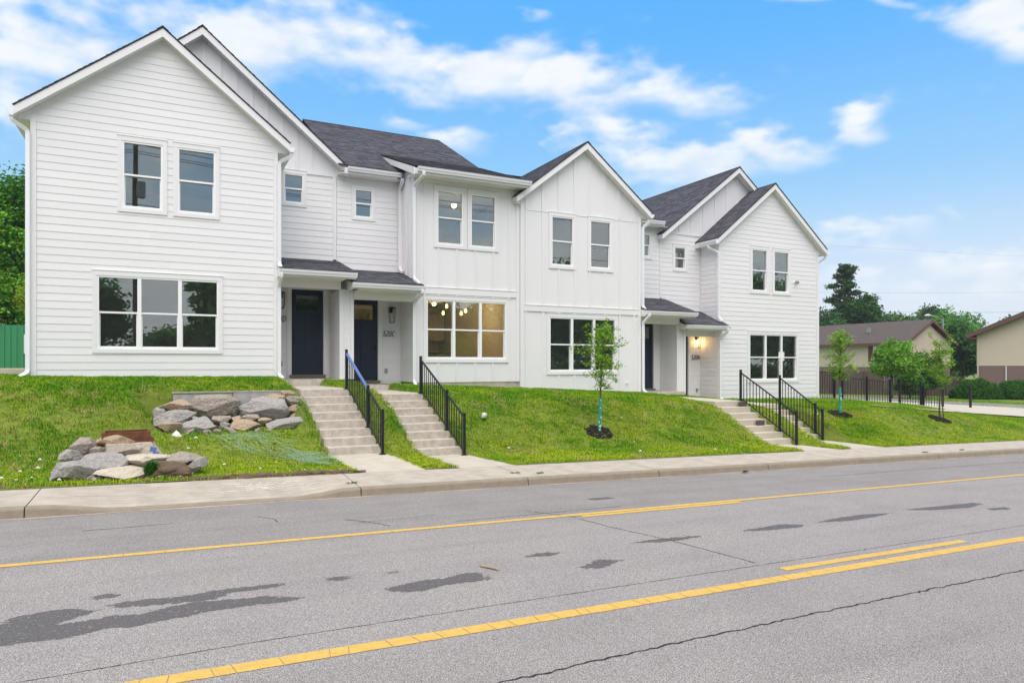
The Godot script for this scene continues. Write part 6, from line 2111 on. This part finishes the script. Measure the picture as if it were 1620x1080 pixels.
# ------------------------------------------------------------------ small things and rooms
func make_small() -> void:
	for b in [[STAIRS[2], 1, 0.17, "dark brown brick on the upper step under the railing"], [STAIRS[2], 4, 0.20, "dark brown brick on the middle step"]]:
		var s: Dictionary = b[0]
		var z: float = s.z + s.t * b[1] - 0.16
		var x: float = s.x1 - 0.13 - b[2] * (0.2 if b[1] == 1 else 1.3) + stair_x(s, z)
		var y: float = s.y - s.r * b[1]
		var st := st_new()
		add_prism(st, PackedVector2Array([Vector2(-0.12, 0.0), Vector2(0.12, 0.0), Vector2(0.12, 0.125), Vector2(0.11, 0.14), Vector2(-0.11, 0.14), Vector2(-0.12, 0.125)]), -0.06, 0.06)
		tag(part(self, "brick_block", st.commit(), M.fence_wood, Transform3D(Basis(Vector3.UP, 0.1), Vector3(x, y + 0.001, z))), b[3], "brick", "bricks left on the steps")
	# twig on the road, leaf litter in the gutter
	tag(part(self, "twig", tube_mesh([Vector3(2.80, road_y(2.8, -6.25) + 0.012, -6.30), Vector3(2.86, road_y(2.8, -6.2) + 0.016, -6.18), Vector3(2.91, road_y(2.9, -6.1) + 0.012, -6.08)], [0.010, 0.012, 0.008], 6), M.stone_tan), "pale twig lying on the asphalt", "twig")
	var lf := st_new()
	for i in 9:
		var c := Vector3(11.05 + rng.randf_range(-0.1, 0.1), 0, -10.80 + rng.randf_range(-0.04, 0.04))
		c.y = road_y(c.x, c.z) + 0.02
		quad(lf, c + Vector3(-0.05, 0, 0), c + Vector3(0, 0.02, 0.03), c + Vector3(0.05, 0.01, 0), c + Vector3(0, 0.03, -0.03), Vector3.UP)
	tag(part(self, "leaf_litter", lf.commit(), M.mulch), "dark scrap of leaves lying in the gutter", "leaves")
	# weeds in the pavement joints
	for w in [[5.85, -11.5], [6.3, -11.35], [17.9, -11.25], [19.6, -11.3], [2.72, -11.4]]:
		var sp: Array = []
		for i in 10:
			var x: float = w[0] + rng.randf_range(-0.09, 0.09)
			var z: float = w[1] + rng.randf_range(-0.03, 0.03)
			sp.append([Transform3D(Basis(Vector3.UP, rng.randf() * TAU).scaled(Vector3.ONE * 0.6), Vector3(x, lerpf(walk_y(x), kerb_y(x), 0.8), z)), Color(0.09, 0.17, 0.02) * rng.randf_range(0.8, 1.2)])
		scatter("weeds", "small weed growing in a pavement joint", "weeds", shared.get("weed", tuft(9, 9, 0.04, 0.07, 0.005)), M.blade, sp)
	# room lights and kitchen behind the window of the house numbered 520C
	var kc := thing("kitchen_cabinet", "wall of cream kitchen cupboards seen through the wide window of 520C", "cabinet", Vector3(8.0, -0.47, -25.6))
	for i in 6:
		var x := 6.7 + i * 0.5
		bx(kc, "upper_door", x, x + 0.49, 0.95, 1.95, -25.6, -25.25, M.cabinet)
		bx(kc, "lower_door", x, x + 0.49, -0.4, 0.38, -25.6, -25.0, M.cabinet)
	bx(kc, "counter", 6.65, 9.72, 0.385, 0.425, -25.6, -24.97, M.counter)
	bx(kc, "backsplash", 6.65, 8.0, 0.43, 0.94, -25.64, -25.601, M.splash)
	bx(kc, "oven_hood", 7.45, 7.9, 0.96, 1.5, -25.249, -25.10, M.splash)
	var isl := thing("kitchen_island", "dark kitchen island under the pendant lamps", "island", Vector3(8.0, -0.47, -22.8))
	bx(isl, "body", 7.2, 8.9, -0.46, 0.38, -23.1, -22.5, M.cabinet)
	bx(isl, "counter", 7.1, 9.0, 0.385, 0.425, -23.2, -22.4, M.counter)
	for q in [[701.0, 495.5], [706.5, 484.5], [729.5, 496.0], [736.5, 492.0]]:
		var at := on_z(q[0], q[1], -21.0)
		var l := thing("pendant_lamp", "lit pendant bulb hanging in the kitchen of 520C", "pendant lamp", Vector3(at.x, 2.27, at.z), "pendant bulbs in the kitchen")
		part(l, "cord", tube_mesh([Vector3(at.x, 2.27, at.z), Vector3(at.x, at.y + 0.08, at.z)], [0.006], 5), M.black)
		var b := part(l, "bulb", tube_mesh([Vector3(at.x, at.y + 0.08, at.z), Vector3(at.x, at.y + 0.03, at.z), Vector3(at.x, at.y - 0.03, at.z), Vector3(at.x, at.y - 0.055, at.z)], [0.015, 0.04, 0.045, 0.015], 10), M.bulb)
		var o := OmniLight3D.new()
		o.name = "glow"
		o.light_color = Color(1.0, 0.86, 0.62)
		o.light_energy = 0.22
		o.light_size = 0.04
		o.omni_range = 14.0
		o.omni_attenuation = 2.0
		o.shadow_enabled = true
		b.add_child(o)
		o.global_position = at
	for q in [[718.0, 323.0, 4.96, "lit ceiling downlight in the upper room of 520C"], [686.5, 478.6, 2.26, "lit ceiling downlight in the kitchen of 520C"]]:
		var d := ray(q[0], q[1])
		var at: Vector3 = d * (q[2] / d.y)
		var l := thing("ceiling_lamp", q[3], "ceiling lamp", Vector3(at.x, q[2] + 0.02, at.z))
		part(l, "lens", tube_mesh([Vector3(at.x, q[2] + 0.015, at.z), Vector3(at.x, q[2] - 0.005, at.z)], [0.055], 14), M.downlight)
		part(l, "rim", tube_mesh([Vector3(at.x, q[2] + 0.018, at.z), Vector3(at.x, q[2] + 0.001, at.z)], [0.095], 14), M.trim)
		var o := OmniLight3D.new()
		o.name = "glow"
		o.light_color = Color(1.0, 0.86, 0.66)
		o.light_energy = 0.18
		o.light_size = 0.07
		o.omni_range = 14.0
		o.omni_attenuation = 2.0
		o.shadow_enabled = true
		l.add_child(o)
		o.global_position = Vector3(at.x, q[2] - 0.05, at.z)
